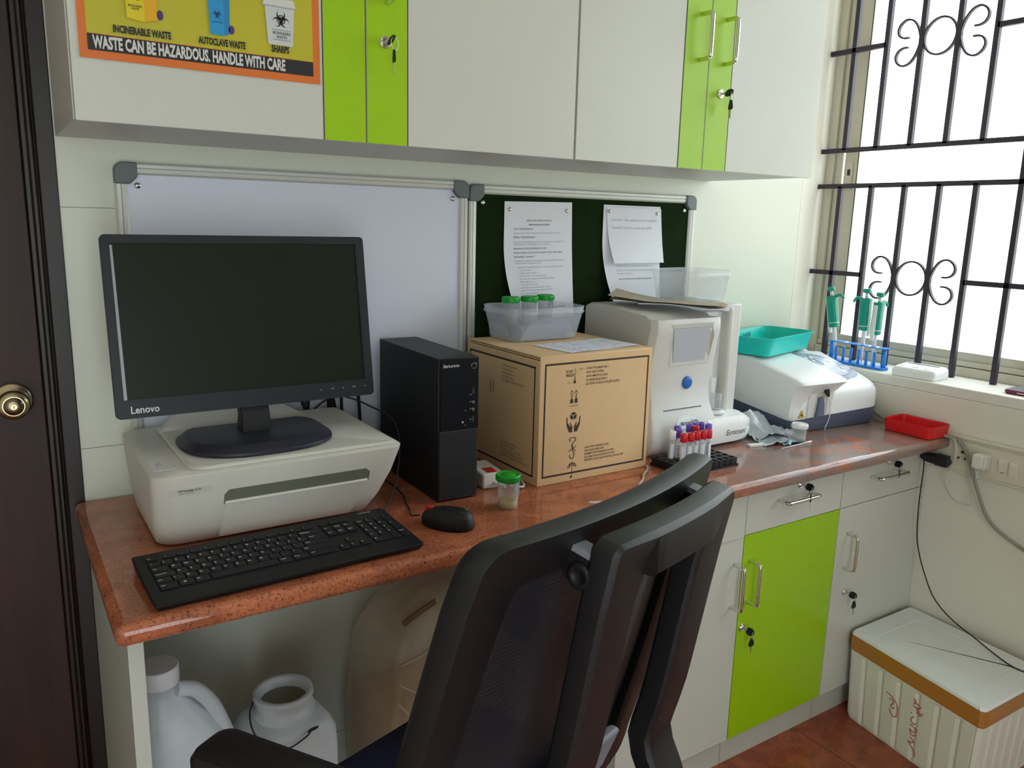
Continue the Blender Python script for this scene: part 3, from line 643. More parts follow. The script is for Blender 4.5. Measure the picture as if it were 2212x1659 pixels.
# bezel face as a frame around the screen
ou = rrect(-HW_, HW_, -HH, HH, .008); sx0, sx1, sz0, sz1 = -.2195, .2165, -.124, .1415
def ringface(b, A, B_, y0, y1):
    n = len(A); VA = [b.v((p, y0, q)) for p, q in A]; VB = [b.v((p, y1, q)) for p, q in B_]
    for i in range(n): b.f([VA[i], VA[(i+1) % n], VB[(i+1) % n], VB[i]])
inn = rrect(sx0, sx1, sz0, sz1, .0008)
ringface(b, ou, inn, -.008, -.008); ringface(b, inn, inn, -.008, -.0055)
bz = b.obj('housing', t)
b = sc(MB()).m(SCR); b.prism([(sx0-.001, sz0-.001), (sx1+.001, sz0-.001), (sx1+.001, sz1+.001), (sx0-.001, sz1+.001)], -.0056, -.004, 'y'); b.obj('screen', t)
b = sc(MB()).m(mat('pale_screen_edge', (.36, .38, .42), .3)); b.prism([(sx0+.0002, sz0-.001), (sx0+.0055, sz0-.001), (sx0+.0042, sz1-.003), (sx0+.0002, sz1-.003)], -.0064, -.0056, 'y'); b.obj('film_edge', t)
b = sc(MB()).m(LET); b.text('Lenovo', (-.211, -.0084, -.1475), size=.0175, bold=.018, width=.045)
for xx, s in ((.128, 'o'), (.150, 'H-'), (.172, 'o-'), (.193, 'H+'), (.218, 'o')): b.text(s, (xx-.004, -.0084, -.1385), size=.0055)
b.obj('lettering', t, flip=False)
b = sc(MB()).m(BLKM); b.box(-.07, .07, .030, .042, -.06, .07); b.obj('rear_hub', t, bevel=.004)
b = MB().m(BLKM); b.loft([[(-.028, -.030, .004), (.028, -.030, .004), (.028, .012, .004), (-.028, .012, .004)], [(-.026, -.028, .05), (.026, -.028, .05), (.026, .004, .05), (-.026, .004, .05)], [(-.026, .020, .12), (.026, .020, .12), (.026, .052, .12), (-.026, .052, .12)], [(-.026, .034, .22), (.026, .034, .22), (.026, .054, .22), (-.026, .054, .22)]]); b.obj('neck', t, bevel=.003)
def stand_ring(rx, ryf, ryb, z, cy=-.018):
    out = []
    for i in range(64):
        a = 2*PI*i/64; c, s = math.cos(a), math.sin(a)
        pw = .80 if s < 0 else .62
        x_ = rx*math.copysign(abs(c)**pw, c); y = math.copysign(abs(s)**pw, s)*(ryb if s > 0 else ryf)
        out.append((x_, cy+min(y, ryb*.80), z))
    return out
b = MB().m(STAND); b.loft([stand_ring(.133, .108, .085, 0), stand_ring(.137, .114, .090, .003), stand_ring(.137, .114, .090, .008), stand_ring(.121, .098, .078, .020)], smooth=False); b.obj('stand_base', t, bevel=.001)
# ---------------- keyboard ----------------
t = thing('keyboard', 'black full-size keyboard lying at the front of the granite worktop', 'keyboard', (.034, -.572, 0), 0.035)
KW, KD, Z0, Z1 = .440, .172, .012, .024
zk = lambda y: Z0+(Z1-Z0)*y/KD
b = MB().m(BLK); o0 = rrect(0, KW, 0, KD, .005, 3)
b.loft([[(x, y, .001) for x, y in rrect(.004, KW-.004, .006, KD-.002, .005, 3)], [(x, y, zk(y)-.003) for x, y in o0], [(x, y, zk(y)-.0008) for x, y in o0], [(x, y, zk(y)) for x, y in rrect(.0015, KW-.0015, .0015, KD-.0015, .004, 3)]]); b.obj('case', t)
U = .01875; kx0 = .016
rowsY = [.141, .1185, .0995, .0805, .0615, .0425]   # bottom of each row
keys = []
def row(i, spec, x, h=.0165):
    for wd, leg in spec:
        if leg is not None: keys.append((x*U, rowsY[i], wd*U, h, leg))
        x += wd
fr = [(1, 'Esc'), (.95, 'x'), (.95, '-'), (.95, '+'), (.95, 'x'), (.95, 'o'), (.95, 'c'), (.95, '*'), (.95, '-'), (.95, '#'), (.95, 'o'), (.95, 'Fn'), (.95, 'Q'), (.95, 'F12')]
for k, (a_, n_) in enumerate([(0, 'Esc')]+[(1.55+.98*j, str(j)) for j in range(0)]): pass
x = 0; keys.append((0, rowsY[0], U, .011, 'Esc'))
for j in range(12): keys.append(((1.35+1.12*j)*U, rowsY[0], 1.05*U, .011, ['x', '-', '+', 'X', 'o', 'c', '>', '*', 'a', '-', '[]', 'o'][j]))
row(1, [(1, '¬`')]+[(1, s) for s in '1234567890-=']+[(2, 'Backspace')], 0)
row(2, [(1.5, 'Tab')]+[(1, s) for s in 'QWERTYUIOP[]']+[(1.5, 'Enter')], 0)
row(3, [(1.75, 'CapsLock')]+[(1, s) for s in "ASDFGHJKL;'"]+[(2.25, 'Enter')], 0)
row(4, [(1.25, 'Shift'), (1, '\\')]+[(1, s) for s in 'ZXCVBNM,./']+[(2.75, 'Shift')], 0)
row(5, [(1.5, 'Ctrl'), (1.25, 'WIN'), (1.25, 'Alt'), (5.75, ' '), (1.25, 'AltGr'), (1.5, 'PrtSc'), (2.5, 'Ctrl')], 0)
nx = 15.35
row(1, [(1, 'Home'), (1, 'End')], nx+1.0); row(1, [(1, 'Ins')], nx); row(2, [(1, 'Del'), (1, 'PgUp'), (1, 'PgDn')], nx)
row(4, [(1, '^')], nx+1); row(5, [(1, '<'), (1, 'v'), (1, '>')], nx)
mx_ = 18.7
row(1, [(.93, 'Num'), (.93, '/'), (.93, '*'), (.93, '-')], mx_); row(2, [(.93, '7'), (.93, '8'), (.93, '9')], mx_); row(3, [(.93, '4'), (.93, '5'), (.93, '6')], mx_); row(4, [(.93, '1'), (.93, '2'), (.93, '3')], mx_); row(5, [(1.86, '0'), (.93, '.')], mx_)
keys.append(((mx_+2.79)*U, rowsY[3], .93*U, .0355, '+')); keys.append(((mx_+2.79)*U, rowsY[5], .93*U, .0355, 'Enter'))
s_ = (Z1-Z0)/KD
def keymesh(b, k):
    x, y, wd, h, leg = k; x0, x1, y0, y1 = kx0+x+.0009, kx0+x+wd-.0009, y, y+h
    P = lambda i, dz: [(p, q, zk(q)+dz) for p, q in rrect(x0+i, x1-i, y0+i, y1-i, .0015, 2)]
    b.loft([P(0, .0002), P(0, .0018), P(.0008, .0026)]); return b
for k in keys[:100]: keymesh(MB().m(BLKM), k).obj('key', t)
b = MB().m(BLKM)
for j in range(3): keymesh(b, ((nx+j*1.0)*U, rowsY[0], U, .011, ''))
for k in keys[100:]: keymesh(b, k)
tag(b.obj('key', t), kind='stuff')
b = MB().m(mat('key_print_white', (.85, .85, .85), .5)); zd = (0, 1, s_)
for x, y, wd, h, leg in keys:
    yb = y+h*.52; big = len(leg) == 1; sz = .0060 if big else .0040
    if leg == 'WIN':
        for p in (0, 1):
            for q in (0, 1): b.poly([(kx0+x+.0075+p*.0021+u, y+.006+q*.0021+v, zk(y+.007)+.0028) for u, v in ((0, 0), (.0018, 0), (.0018, .0018), (0, .0018))])
        continue
    if leg == ' ': continue
    b.text(leg, (kx0+x+.0032, yb-.001, zk(yb-.001)+.0028), z=zd, size=sz if h > .012 else .0034, bold=.02)
b.text('Lenovo', (KW-.052, KD-.0105, zk(KD-.0105)+.0002), z=zd, size=.0065, width=.024)
b.obj('key_legends', t, flip=False)
# ---------------- mouse ----------------
t = thing('computer_mouse', 'black wired mouse with a red scroll wheel in front of the tower computer', 'mouse', (.562, -.478, 0), .64)
def mring(z, kx, ky, y0=0): return [(.031*kx*math.cos(a)*(1-.10*math.sin(a)), y0+.054*ky*math.sin(a), z) for a in [2*PI*i/32 for i in range(32)]]
b = MB().m(BLKM); b.loft([mring(.0, .93, .95), mring(.006, 1, 1), mring(.014, .99, .985), mring(.022, .93, .93, -.001), mring(.029, .80, .80, -.004), mring(.034, .58, .60, -.007), mring(.0365, .28, .32, -.009)], smooth=True)
b.obj('shell', t)
b = MB().m(BLKG); b.tube([(.0318, -.03, .013), (.0325, 0, .0135), (.029, .03, .012)], .0012, 6, 4); b.tube([(-.0318, -.03, .013), (-.0325, 0, .0135), (-.029, .03, .012)], .0012, 6, 4); b.obj('side_groove', t)
b = MB().m(RED); b.cyl((-.0035, .037, .024), (.0035, .037, .024), .0105, n=20); b.obj('scroll_wheel', t, bevel=.001)
b = MB().m(LET); b.text('Lenovo', (-.010, -.036, .0335), x=(1, 0, 0), z=(0, 1, .33), size=.008, width=.022); b.obj('lettering', t, flip=False)
# ---------------- tower computer ----------------
t = thing('tower_computer', 'slim black tower computer standing between the printer and the cardboard box', 'computer', (.601, -.362, 0), -.03)
TW, TD, TH = .092, .300, .298
b = MB().m(BLKM); b.box(0, TW, .012, TD, .004, TH); b.box(.004, .016, .02, .04, 0, .004); b.box(TW-.016, TW-.004, .02, .04, 0, .004); b.box(.004, .016, TD-.04, TD-.02, 0, .004); b.box(TW-.016, TW-.004, TD-.04, TD-.02, 0, .004); b.obj('case', t, bevel=.0015)
b = MB().m(BLK); b.box(0, TW, 0, .0118, .003, TH); b.obj('front_bezel', t, bevel=.002)
b = MB().m(BLKG); b.box(.006, TW-.001, -.0012, .0005, .150, TH-.002); b.m(LET); b.text('lenovo', (.010, -.0014, TH-.0185), size=.0105, bold=.012, width=.036, shear=.15)
b.m(GAP)
for z in (.222, .163): b.box(TW-.015, TW-.0105, -.0016, -.001, z, z+.013)
b.m(STEEL)
for z in (.205, .190): b.cyl((TW-.0125, -.0012, z), (TW-.0125, -.0026, z), .0032, .0028, 14); 
b.m(GAP)
for z in (.205, .190): b.cyl((TW-.0125, -.0026, z), (TW-.0125, -.0028, z), .0016, n=10)
b.m(LET)
for z in (.190, .205, .168, .220): b.box(TW-.0195, TW-.0180, -.0014, -.0011, z, z+.0025)
b.box(TW-.034, TW-.028, -.0014, -.0011, .1885, .1890); b.box(TW-.034, TW-.028, -.0014, -.0011, .158, .1585); b.box(TW-.038, TW-.0345, -.0014, -.0011, .163, .167); b.box(TW-.018, TW-.016, -.0014, -.0011, .278, .283)
b.obj('front_panel', t, flip=False)
b = MB().m(BLKG); b.cyl((TW-.0125, -.001, .280), (TW-.0125, -.003, .280), .0058, .0052, 24); b.m(STEEL); b.tube([(TW-.0125+.0058*math.cos(a), -.002, .280+.0058*math.sin(a)) for a in [2*PI*i/20 for i in range(20)]], .0005, 5, 1, True); b.obj('power_button', t)
b = MB().m(mat('vent_grille_grey', (.040, .046, .054), .4)); b.box(.005, TW-.0015, -.0003, .001, .006, .149); dx, dz = .0042, .00365; r = .00165; j = 0; z = .010
GRL = mat('grille_hole_black', (.001, .001, .001), .9)
b.m(GRL)
while z < .146:
    x = .006+(dx/2 if j % 2 else 0)
    while x < TW-.004:
        b.poly([(x+r*math.cos(a), -.0004, z+r*math.sin(a)) for a in [PI/6+PI/3*i for i in range(6)]]); x += dx
    z += dz; j += 1
b.obj('vent_grille', t, flip=False)
# ---------------- cables ----------------
def cable(name, path, r, m, label, n=8, sub=8, z=ZC, cat='cable'):
    b = MB().m(m); b.tube(path, r, n, sub); o = b.obj(name); o.location.z = z; return tag(o, label, cat)
cable('keyboard_cable', [(.245, -.404, .006), (.30, -.418, .004), (.36, -.425, .003), (.42, -.41, .004), (.475, -.37, .006), (.515, -.335, .03), (.545, -.30, .075), (.562, -.265, .125), (.562, -.225, .155), (.54, -.17, .17), (.525, -.10, .175), (.50, -.045, .17), (.44, -.032, .12), (.41, -.028, .05)], .0019, CABK, 'thin black cable arching from behind the keyboard past the printer')
cable('mouse_cable', [(.527, -.430, .012), (.520, -.408, .006), (.535, -.37, .003), (.545, -.33, .003), (.56, -.29, .003), (.57, -.20, .003), (.56, -.1, .003)], .0016, CABK, 'thin black mouse cable running back beside the tower computer')
for i, P in enumerate([[(.40, -.02, .24), (.42, -.035, .20), (.44, -.04, .15), (.47, -.03, .07)], [(.36, -.08, .25), (.42, -.07, .225), (.475, -.055, .20), (.50, -.04, .15), (.51, -.03, .05)], [(.46, -.03, .25), (.455, -.03, .20), (.45, -.02, .10)], [(.50, -.06, .25), (.495, -.05, .20), (.51, -.04, .14), (.52, -.03, .06)], [(.44, -.05, .16), (.46, -.05, .195), (.49, -.04, .185), (.50, -.03, .12)], [(.53, -.04, .24), (.525, -.04, .19), (.53, -.03, .10)], [(.505, -.05, .215), (.53, -.05, .22), (.56, -.045, .19), (.57, -.04, .1)], [(.30, -.10, .19), (.33, -.07, .205), (.38, -.06, .20), (.42, -.05, .17)]]):
    cable('monitor_cable', P, .0038, CABK, ['leftmost black cable drooping behind the monitor', 'black cable crossing to the right behind the printer', 'straight black cable dropping behind the monitor', 'black cable bending down beside the tower', 'looped black cable just above the printer lid', 'thick black cable hanging closest to the tower', 'black cable arching towards the tower computer', 'short black cable emerging near the monitor neck'][i])
# ---------------- cardboard box ----------------
t = thing('cardboard_box', 'brown cardboard carton printed with handling symbols on the granite worktop', 'box', (.8375, -.3765, 0))
BW_, BD, BH = .318, .305, .288
b = MB().m(CARD)
b.box(0, BW_, 0, .004, 0, BH-.002); b.box(0, BW_, BD-.004, BD, 0, BH-.002); b.box(0, .004, .004, BD-.004, 0, BH-.010); b.box(BW_-.004, BW_, .004, BD-.004, 0, BH-.003); b.box(.004, BW_-.004, .004, BD-.004, .001, .005)
b.obj('carton_walls', t, bevel=.0015)
b = MB().m(CARD); b.box(.001, BW_-.001, .0005, BD/2-.0008, BH-.004, BH); b.obj('top_flap', t, bevel=.0015)
b = MB().m(CARD); b.box(.001, BW_-.001, BD/2+.0008, BD-.0005, BH-.004, BH-.0005); b.obj('top_flap', t, bevel=.0015)
b = MB().m(CARD); b.box(.0045, .05, .004, BD-.004, BH-.009, BH-.0055); b.obj('inner_flap', t)
b = MB()
def frame_y(b, x0, x1, z0, z1, w_, y): 
    b.box(x0, x1, y-.0002, y, z0, z0+w_); b.box(x0, x1, y-.0002, y, z1-w_, z1); b.box(x0, x0+w_, y-.0002, y, z0+w_, z1-w_); b.box(x1-w_, x1, y-.0002, y, z0+w_, z1-w_)
b.m(CARDI); frame_y(b, .012, BW_-.010, .017, BH-.017, .0042, 0)
y0 = -.0003; fy = lambda pts: b.poly([(p, y0, q) for p, q in pts])
b.text('DO NOT', (.068, y0, .2475), size=.0085, bold=.02, width=.019); b.text('FREEZE!', (.068, y0, .239), size=.0085, bold=.02, width=.022)
b.cyl((.093, y0-.0001, .226), (.093, y0+.0002, .226), .0035, n=16); fy([(.0915, .229), (.0945, .229), (.0936, .240), (.0924, .240)]); b.box(.0925, .0929, y0-.0001, y0, .24, .258); b.box(.0932, .0936, y0-.0001, y0, .24, .258)
b.text('-30°c', (.103, y0, .252), size=.006); b.text('+2°c', (.072, y0, .2235), size=.006)
for p in ((.0945, .243, .101, .2545), (.091, .229, .085, .2255)): b.bar([(p[0], y0, p[1]), (p[2], y0, p[3])], .0001, .0004, (0, 1, 0))
for i, s in enumerate(['DO NOT STACK MORE THAN 4', 'NICHT ÜBER 4 STAPELN', 'NE PAS EMPILER PLUS QUE 4', 'NO PUEDEN APILAR HASTA 4', 'НЕ СЛОЖИТЬ БОЛЬШЕ 4 ШТУК ДРУГ НА ДРУГА']):
    b.text(s, (.124, y0, .2515-.0088*i), size=.0072, bold=.012, width=[.062, .050, .061, .060, .098][i], shear=.15)
for i, s in enumerate(['FOR IN VITRO DIAGNOSTICS ONLY', 'FUR IN VITRO DIAGNOSTIK', 'SEULEMENT POUR DIAGNOSTIC IN VITRO', 'SOLO PARA USO DE DIAGNOSTICO IN VITRO', 'ПРИМЕНЯТЬ ТОЛЬКО ДЛЯ «ИН ВИТРО» ДИАГНОСТИКИ']):
    b.text(s, (.128, y0, .0705-.0076*i), size=.0066, bold=.012, width=[.072, .056, .086, .090, .116][i], shear=.15)
# arrows
for ax in (.0865, .0985):
    b.box(ax-.0011, ax+.0011, y0-.0001, y0, .178, .200)
    fy([(ax-.005, .199), (ax, .2055), (ax+.005, .199), (ax+.005, .201), (ax, .2085), (ax-.005, .201)]); fy([(ax-.004, .178), (ax, .181), (ax+.004, .178), (ax+.004, .187), (ax, .190), (ax-.004, .187)])
b.box(.079, .106, y0-.0001, y0, .1725, .1735)
# hands holding a cube
fy([(.093, .159), (.101, .155), (.093, .151), (.085, .155)]); fy([(.0842, .1535), (.0922, .1495), (.0922, .141), (.0842, .145)]); fy([(.0938, .1495), (.1018, .1535), (.1018, .145), (.0938, .141)])
for s in (1, -1):
    c_ = .0935; fy([(c_+s*p, q) for p, q in ((.0195, .148), (.0185, .130), (.013, .118), (.011, .113), (.0025, .113), (.0025, .126), (.0075, .135), (.010, .135), (.0065, .126), (.0075, .125), (.013, .132), (.0155, .134), (.017, .148))][::s])
# hook
b.tube([(.087, y0, .092), (.086, y0, .099), (.100, y0, .100), (.101, y0, .093), (.0945, y0, .088), (.0935, y0, .074), (.099, y0, .062), (.095, y0, .052), (.088, y0, .055), (.087, y0, .061)], .0009, 5, 5)
for p in (((.083, .069), (.104, .080)), ((.103, .067), (.090, .084))): b.bar([(p[0][0], y0, p[0][1]), (p[1][0], y0, p[1][1])], .0002, .0016, (0, 1, 0))
# umbrella
for k in range(5):
    a0, a1 = PI-PI*k/5-.04, PI-PI*(k+1)/5+.04
    fy([(.0945+.0125*math.cos(a), .030+.0135*math.sin(a)) for a in (a0, (a0+a1)/2, a1)]+[(.0945+.004*math.cos((a0+a1)/2)+ (k-2)*.0022, .031)])
b.box(.0938, .0952, y0-.0001, y0, .010, .032); b.cyl((.0928, y0-.0001, .0095), (.0928, y0, .0095), .0028, n=12)
# left side print
X0 = -.0002
def frame_x(yA, yB, z0, z1, w_):
    for q in ((yA, yB, z0, z0+w_), (yA, yB, z1-w_, z1), (yA, yA+w_, z0, z1), (yB-w_, yB, z0, z1)): b.box(X0, 0, *q)
frame_x(.017, BD-.010, .017, BH-.024, .0045)
for i, s in enumerate(['DO NOT STACK MORE THAN 4', 'NICHT ÜBER 4 STAPELN', 'NE PAS EMPILER PLUS', 'NO PUEDEN APILAR', 'НЕ СЛОЖИТЬ БОЛЬШЕ 4 ШТУК ДРУГ']): b.text(s, (X0, .150, .245-.0085*i), x=(0, -1, 0), size=.0066, width=[.06, .045, .05, .05, .09][i])
for i, s in enumerate(['FOR IN VITRO DIAGNOSTICS', 'FUR IN VITRO DIAGNOSTIK', 'SEULEMENT POUR DIAGNOSTIC', 'SOLO PARA USO', 'ПРИМЕНЯТЬ ТОЛЬКО']): b.text(s, (X0, .150, .068-.0080*i), x=(0, -1, 0), size=.0062, width=[.07, .06, .085, .09, .11][i])
for ax in (.187, .199): b.box(X0, 0, ax-.001, ax+.001, .175, .205)
b.obj('printed_marks', t, flip=False)
# ---------------- papers on the box ----------------
t = thing('printed_form', 'white printed form lying on top of the cardboard carton', 'paper', (1.03, -.290, .2885), .12)
b = MB().m(PAPER); W_, H_ = .225, .130
b.grid(lambda s, q: Vector(((s-.5)*W_, (q-.5)*H_, .0006+.004*max(0, s-.8)**1.5*5*0+.0006*math.sin(9*s))), 16, 8); b.obj('paper_sheet', t)
b = MB().m(mat('blue_print', (.25, .27, .45), .7))
rnd = random.Random(3)
for i in range(9):
    xx = -.09
    while xx < .07:
        l = rnd.uniform(.008, .035); h = .0012 if i % 3 else .0024
        b.box(xx, xx+l, .058-.0145*i, .058-.0145*i+h, .0017, .0018); xx += l+rnd.uniform(.004, .03)
b.obj('printed_text', t, flip=False)
# ---------------- plastic tubs ----------------
def tub(name, label, loc, rz, w0, d0, h, group=None, m=TUBP, arcs=True):
    t = thing(name, label, 'tub', loc, rz)
    g = .019 if m is TUBP else .012; b = MB().m(m)
    def rr(i, z, r): return ring3(rrect(-w0/2-i, w0/2+i, -d0/2-i, d0/2+i, r, 6), z)
    prof = [(-.004, 0), (0, .004), (g*.82, h-.016), (g*.82+.004, h-.015), (g*.85+.004, h-.011), (g*.9, h-.010), (g, h-.002), (g+.0005, h), (g-.0015, h), (g*.9-.0018, h-.011), (-.0015, .0045), (-.005, .0018)]
    b.loft([rr(i, z, .022+i) for i, z in prof], True, True, smooth=True); o = b.obj('tub_body', t)
    if arcs:
        b = MB().m(m)
        for s in (-1, 1):
            y = lambda z: s*(d0/2+g*z/h*.95+.0004)
            P = [(.40*w0*math.cos(a), .004+(h*.70)*math.sin(a)) for a in [PI*k/16 for k in range(17)]]
            b.poly([(p, y(q), q) for p, q in P])
            x = lambda z: s*(w0/2+g*z/h*.95+.0004)
            b.poly([(x(q), p*d0/w0, q) for p, q in P])
        b.obj('moulded_arches', t, flip=False)
    return t
tub('plastic_tub', 'milky rectangular tub of sample cups on top of the cardboard carton', (.987, -.132, .2885), .0, .192, .116, .080)
tub('plastic_tub', 'empty clear tub on top of the tall grey analyser', (1.482, -.165, .3685), .10, .160, .130, .083, m=TUBC)
def sample_cup(name, label, x, y, z, s=1, cap=GRNC, r=.0215, h=.058, liq=.3, lm=URINE, lab=True, caph=.013, group=None):
    t = thing(name, label, 'sample cup', (x, y, z), rnd.uniform(0, .6), group)
    b = MB().m(TUBC); b.lathe([(r*.86, 0), (r*.92, .0015), (r*.98, h), (r*.93, h), (r*.86, .003), (r*.5, .002)], n=28); b.obj('cup', t)
    b = MB().m(lm); b.lathe([(r*.83, .0025), (r*.86, liq*h)], n=24); b.obj('liquid', t)
    b = MB().m(cap); b.lathe([(r*1.09, h-.003), (r*1.12, h-.002), (r*1.12, h+caph-.005), (r*1.05, h+caph-.003), (r*.98, h+caph-.003), (r*.9, h+caph-.005), (r*.6, h+caph-.005), (r*.55, h+caph-.0035), (r*.1, h+caph-.0035)], n=36)
    for k in range(36):
        a = 2*PI*k/36; ca, sa = math.cos(a), math.sin(a); b.bar([(r*1.12*ca, r*1.12*sa, h-.001), (r*1.12*ca, r*1.12*sa, h+caph-.006)], .0012, .0012, (ca, sa, 0))
    b.obj('screw_cap', t)
    if lab:
        b = MB().m(PAPER); A = [math.radians(a) for a in range(-75, 6, 9)]
        b.loft([[((r*.99)*math.cos(a), (r*.99)*math.sin(a), h*.42) for a in A], [((r*1.0)*math.cos(a), (r*1.0)*math.sin(a), h*.93) for a in A]], False, False, closed=False, smooth=True); b.m(INKG)
        for q in range(4):
            A2 = [math.radians(a) for a in range(-60, -14, 9)]; b.loft([[((r*1.01)*math.cos(a), (r*1.01)*math.sin(a), h*(.5+.09*q)) for a in A2], [((r*1.01)*math.cos(a), (r*1.01)*math.sin(a), h*(.52+.09*q)) for a in A2]], False, False, closed=False)
        b.obj('label', t)
    return t
sample_cup('sample_cup', 'green-capped urine cup standing alone on the worktop in front of the carton', .716, -.448, .0003, liq=.28, h=.060, r=.0225)
# blue-grey rack inside the tub
t = thing('tube_rack', 'grey-blue tube rack lying inside the milky tub on the carton', 'rack', (.987, -.132, .2925), .0)
b = MB().m(mat('rack_blue_grey', (.10, .15, .24), .5)); b.box(-.068, .068, -.045, .045, 0, .004); b.box(-.068, .068, -.045, -.0425, .004, .030); b.box(-.068, .068, .0425, .045, .004, .030); b.box(-.068, -.0655, -.0425, .0425, .004, .030); b.box(.0655, .068, -.0425, .0425, .004, .030)
for i in range(1, 9): b.box(-.068+.0151*i-.0008, -.068+.0151*i+.0008, -.0425, .0425, .004, .029)
for j in range(1, 6): b.box(-.0655, .0655, -.045+.015*j-.0008, -.045+.015*j+.0008, .004, .0292)
b.obj('grid', t)
for i, (x, y, lb) in enumerate(((.921, -.128, 'leftmost of the three green-capped urine cups standing in the tub'), (.977, -.126, 'middle one of the three green-capped urine cups standing in the tub'), (1.040, -.104, 'right-hand one of the three green-capped urine cups standing in the tub'))):
    sample_cup('sample_cup', lb, x, y, .3235, h=.056, liq=.5, lm=LIQ, r=.0195, group='green-capped cups in the tub')
# ---------------- tall grey blood analyser ----------------
t = thing('blood_analyser', 'tall pale grey blood count analyser with small touch screen and blue button', 'analyser', (1.215, -.335, 0))
Wb, Db = .215, .300
side = [(0, 0), (-.012, .02), (-.022, .06), (-.010, .105), (.004, .15), (.008, .20), (0, .26), (-.008, .32), (-.004, .338), (0, .342)]
# local y: front curve as function of z ; x slight waist
def fy_(z):
    P = [(0, .012), (.015, -.004), (.04, -.008), (.075, -.002), (.115, .012), (.16, .020), (.21, .019), (.27, .010), (.32, .000), (.343, .004)]
    for (a, p), (c, q) in zip(P, P[1:]):
        if z <= c: u = (z-a)/(c-a); u = u*u*(3-2*u)*.5+u*.5; return p+(q-p)*u
    return .004
ZS = [0, .004, .012, .025, .04, .06, .08, .10, .12, .14, .16, .18, .20, .22, .24, .26, .28, .30, .315, .328, .337, .342]
def ex(z): return .008*math.exp(-((z-.05)/.05)**2)-.010*math.exp(-((z-.14)/.05)**2)*1.0
b = MB().m(EU)
rings = []
for z in ZS:
    y = fy_(z); e = ex(z); r = .014
    rings.append([(-.004-e*.6, .055, z), (-.004-e*.6, y+r, z), (-.001-e*.6, y+.004, z), (.010-e*.6, y, z), (Wb-.012+e, y, z), (Wb-.002+e, y+.004, z), (Wb+e, y+r, z), (Wb+e, .055, z)])
b.loft(rings, smooth=True)
o = b.obj('front_cover', t); o.data.set_sharp_from_angle(angle=math.radians(38))
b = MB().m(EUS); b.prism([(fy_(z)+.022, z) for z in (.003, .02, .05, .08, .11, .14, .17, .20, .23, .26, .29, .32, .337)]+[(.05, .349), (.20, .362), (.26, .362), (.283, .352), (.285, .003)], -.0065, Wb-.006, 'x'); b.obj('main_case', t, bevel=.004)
b = MB().m(PWH); b.box(Wb-.03, .300, .055, .25, .008, .350); b.obj('side_tower', t, bevel=.004)
b = MB().m(EU); b.box(.286, .335, .045, .255, .004, .368); b.obj('side_panel', t, bevel=.005)
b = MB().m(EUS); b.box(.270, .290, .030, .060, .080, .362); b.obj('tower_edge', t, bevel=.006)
# foot
b = MB().m(PWH)
fr = []
for x in (Wb-.030, .300, .335, .352, .362, .367):
    s = max(0, (x-.31)/.057); e = .032*s**2.2
    fr.append([(x, -.008+e*.8, .010+e*.5), (x, -.012+e*.8, .03), (x, -.010+e*.8, .060), (x, -.002+e*.8, .076-e*.6), (x, .03, .084-e*.8), (x, .26, .084-e*.8), (x, .26, .004)])
    fr[-1].insert(0, (x, .006+e*.8, .003+e*.2))
b.loft(fr, smooth=True); o = b.obj('foot_housing', t); o.data.set_sharp_from_angle(angle=math.radians(45))
# screen recess and screen
b = MB().m(EU); x0, x1, z0, z1 = .040, .184, .224, .332
yo = lambda z: fy_(z)-.0015
b.loft([[(x0+.014, yo(z0)-.0005, z0), (x1+.004, yo(z0)-.0005, z0), (x1+.008, yo(.29)-.0008, .30), (x1+.004, yo(z1)-.0005, z1), (x0-.004, yo(z1)-.0005, z1)], [(x0+.014, yo(z0)+.012, z0), (x1+.004, yo(z0)+.012, z0), (x1+.008, yo(.29)+.012, .30), (x1+.004, yo(z1)+.012, z1), (x0-.004, yo(z1)+.012, z1)]]); b.obj('screen_surround', t, bevel=.001)
b = MB().m(EUSC); yy = lambda z: yo(z)-.0012
b.poly([(x0+.022, yy(z0+.008), z0+.010), (x1-.012, yy(z0+.008), z0+.010), (x1-.015, yy(z1-.01), z1-.012), (x0+.006, yy(z1-.01), z1-.012)]); b.m(EUS)
b.poly([(x1-.011, yy(z0)-.0003, z0+.010), (x1+.003, yy(z0)-.0003, z0+.008), (x1+.003, yy(z1)-.0003, z1-.035), (x1-.006, yy(z1)-.0003, z1-.004), (x1-.015, yy(z1)-.0003, z1-.008)]); b.poly([(x0+.004, yy(z1)-.0002, z1-.011), (x1-.014, yy(z1)-.0002, z1-.011), (x1-.008, yy(z1)-.0002, z1-.003), (x0+.001, yy(z1)-.0002, z1-.003)])
b.obj('touch_screen', t, flip=False)
b = MB().m(FILM); b.poly([(x0+.020, yy(.25)-.003, z0+.006), (x1-.010, yy(.25)-.004, z0+.009), (x1-.013, yy(.3)-.003, z1-.010), (x0+.003, yy(.3)-.003, z1-.016)]); b.obj('protective_film', t)
b = MB().m(BLUEB); b.T = Matrix.Translation((.122, fy_(.178)-.001, .178)) @ Matrix.Rotation(PI/2, 4, 'X'); b.lathe([(.0165, -.001), (.0168, .001), (.0155, .003), (.010, .0042), (.003, .0046)], n=32); b.obj('start_button', t)
b = MB().m(mat('button_text_blue', (.06, .25, .65), .5)); b.text('START', (.113, fy_(.178)-.0060, .1755), size=.007, bold=.02, width=.019); b.obj('button_lettering', t, flip=False)
b = MB().m(SLATE); b.box(.038, .170, fy_(.114)-.0022, fy_(.114)+.002, .1125, .1150); b.obj('printer_slit', t)
b = MB().m(PWH); cx, cz = .110, .078
sl = (fy_(.09)-fy_(.066))/.024
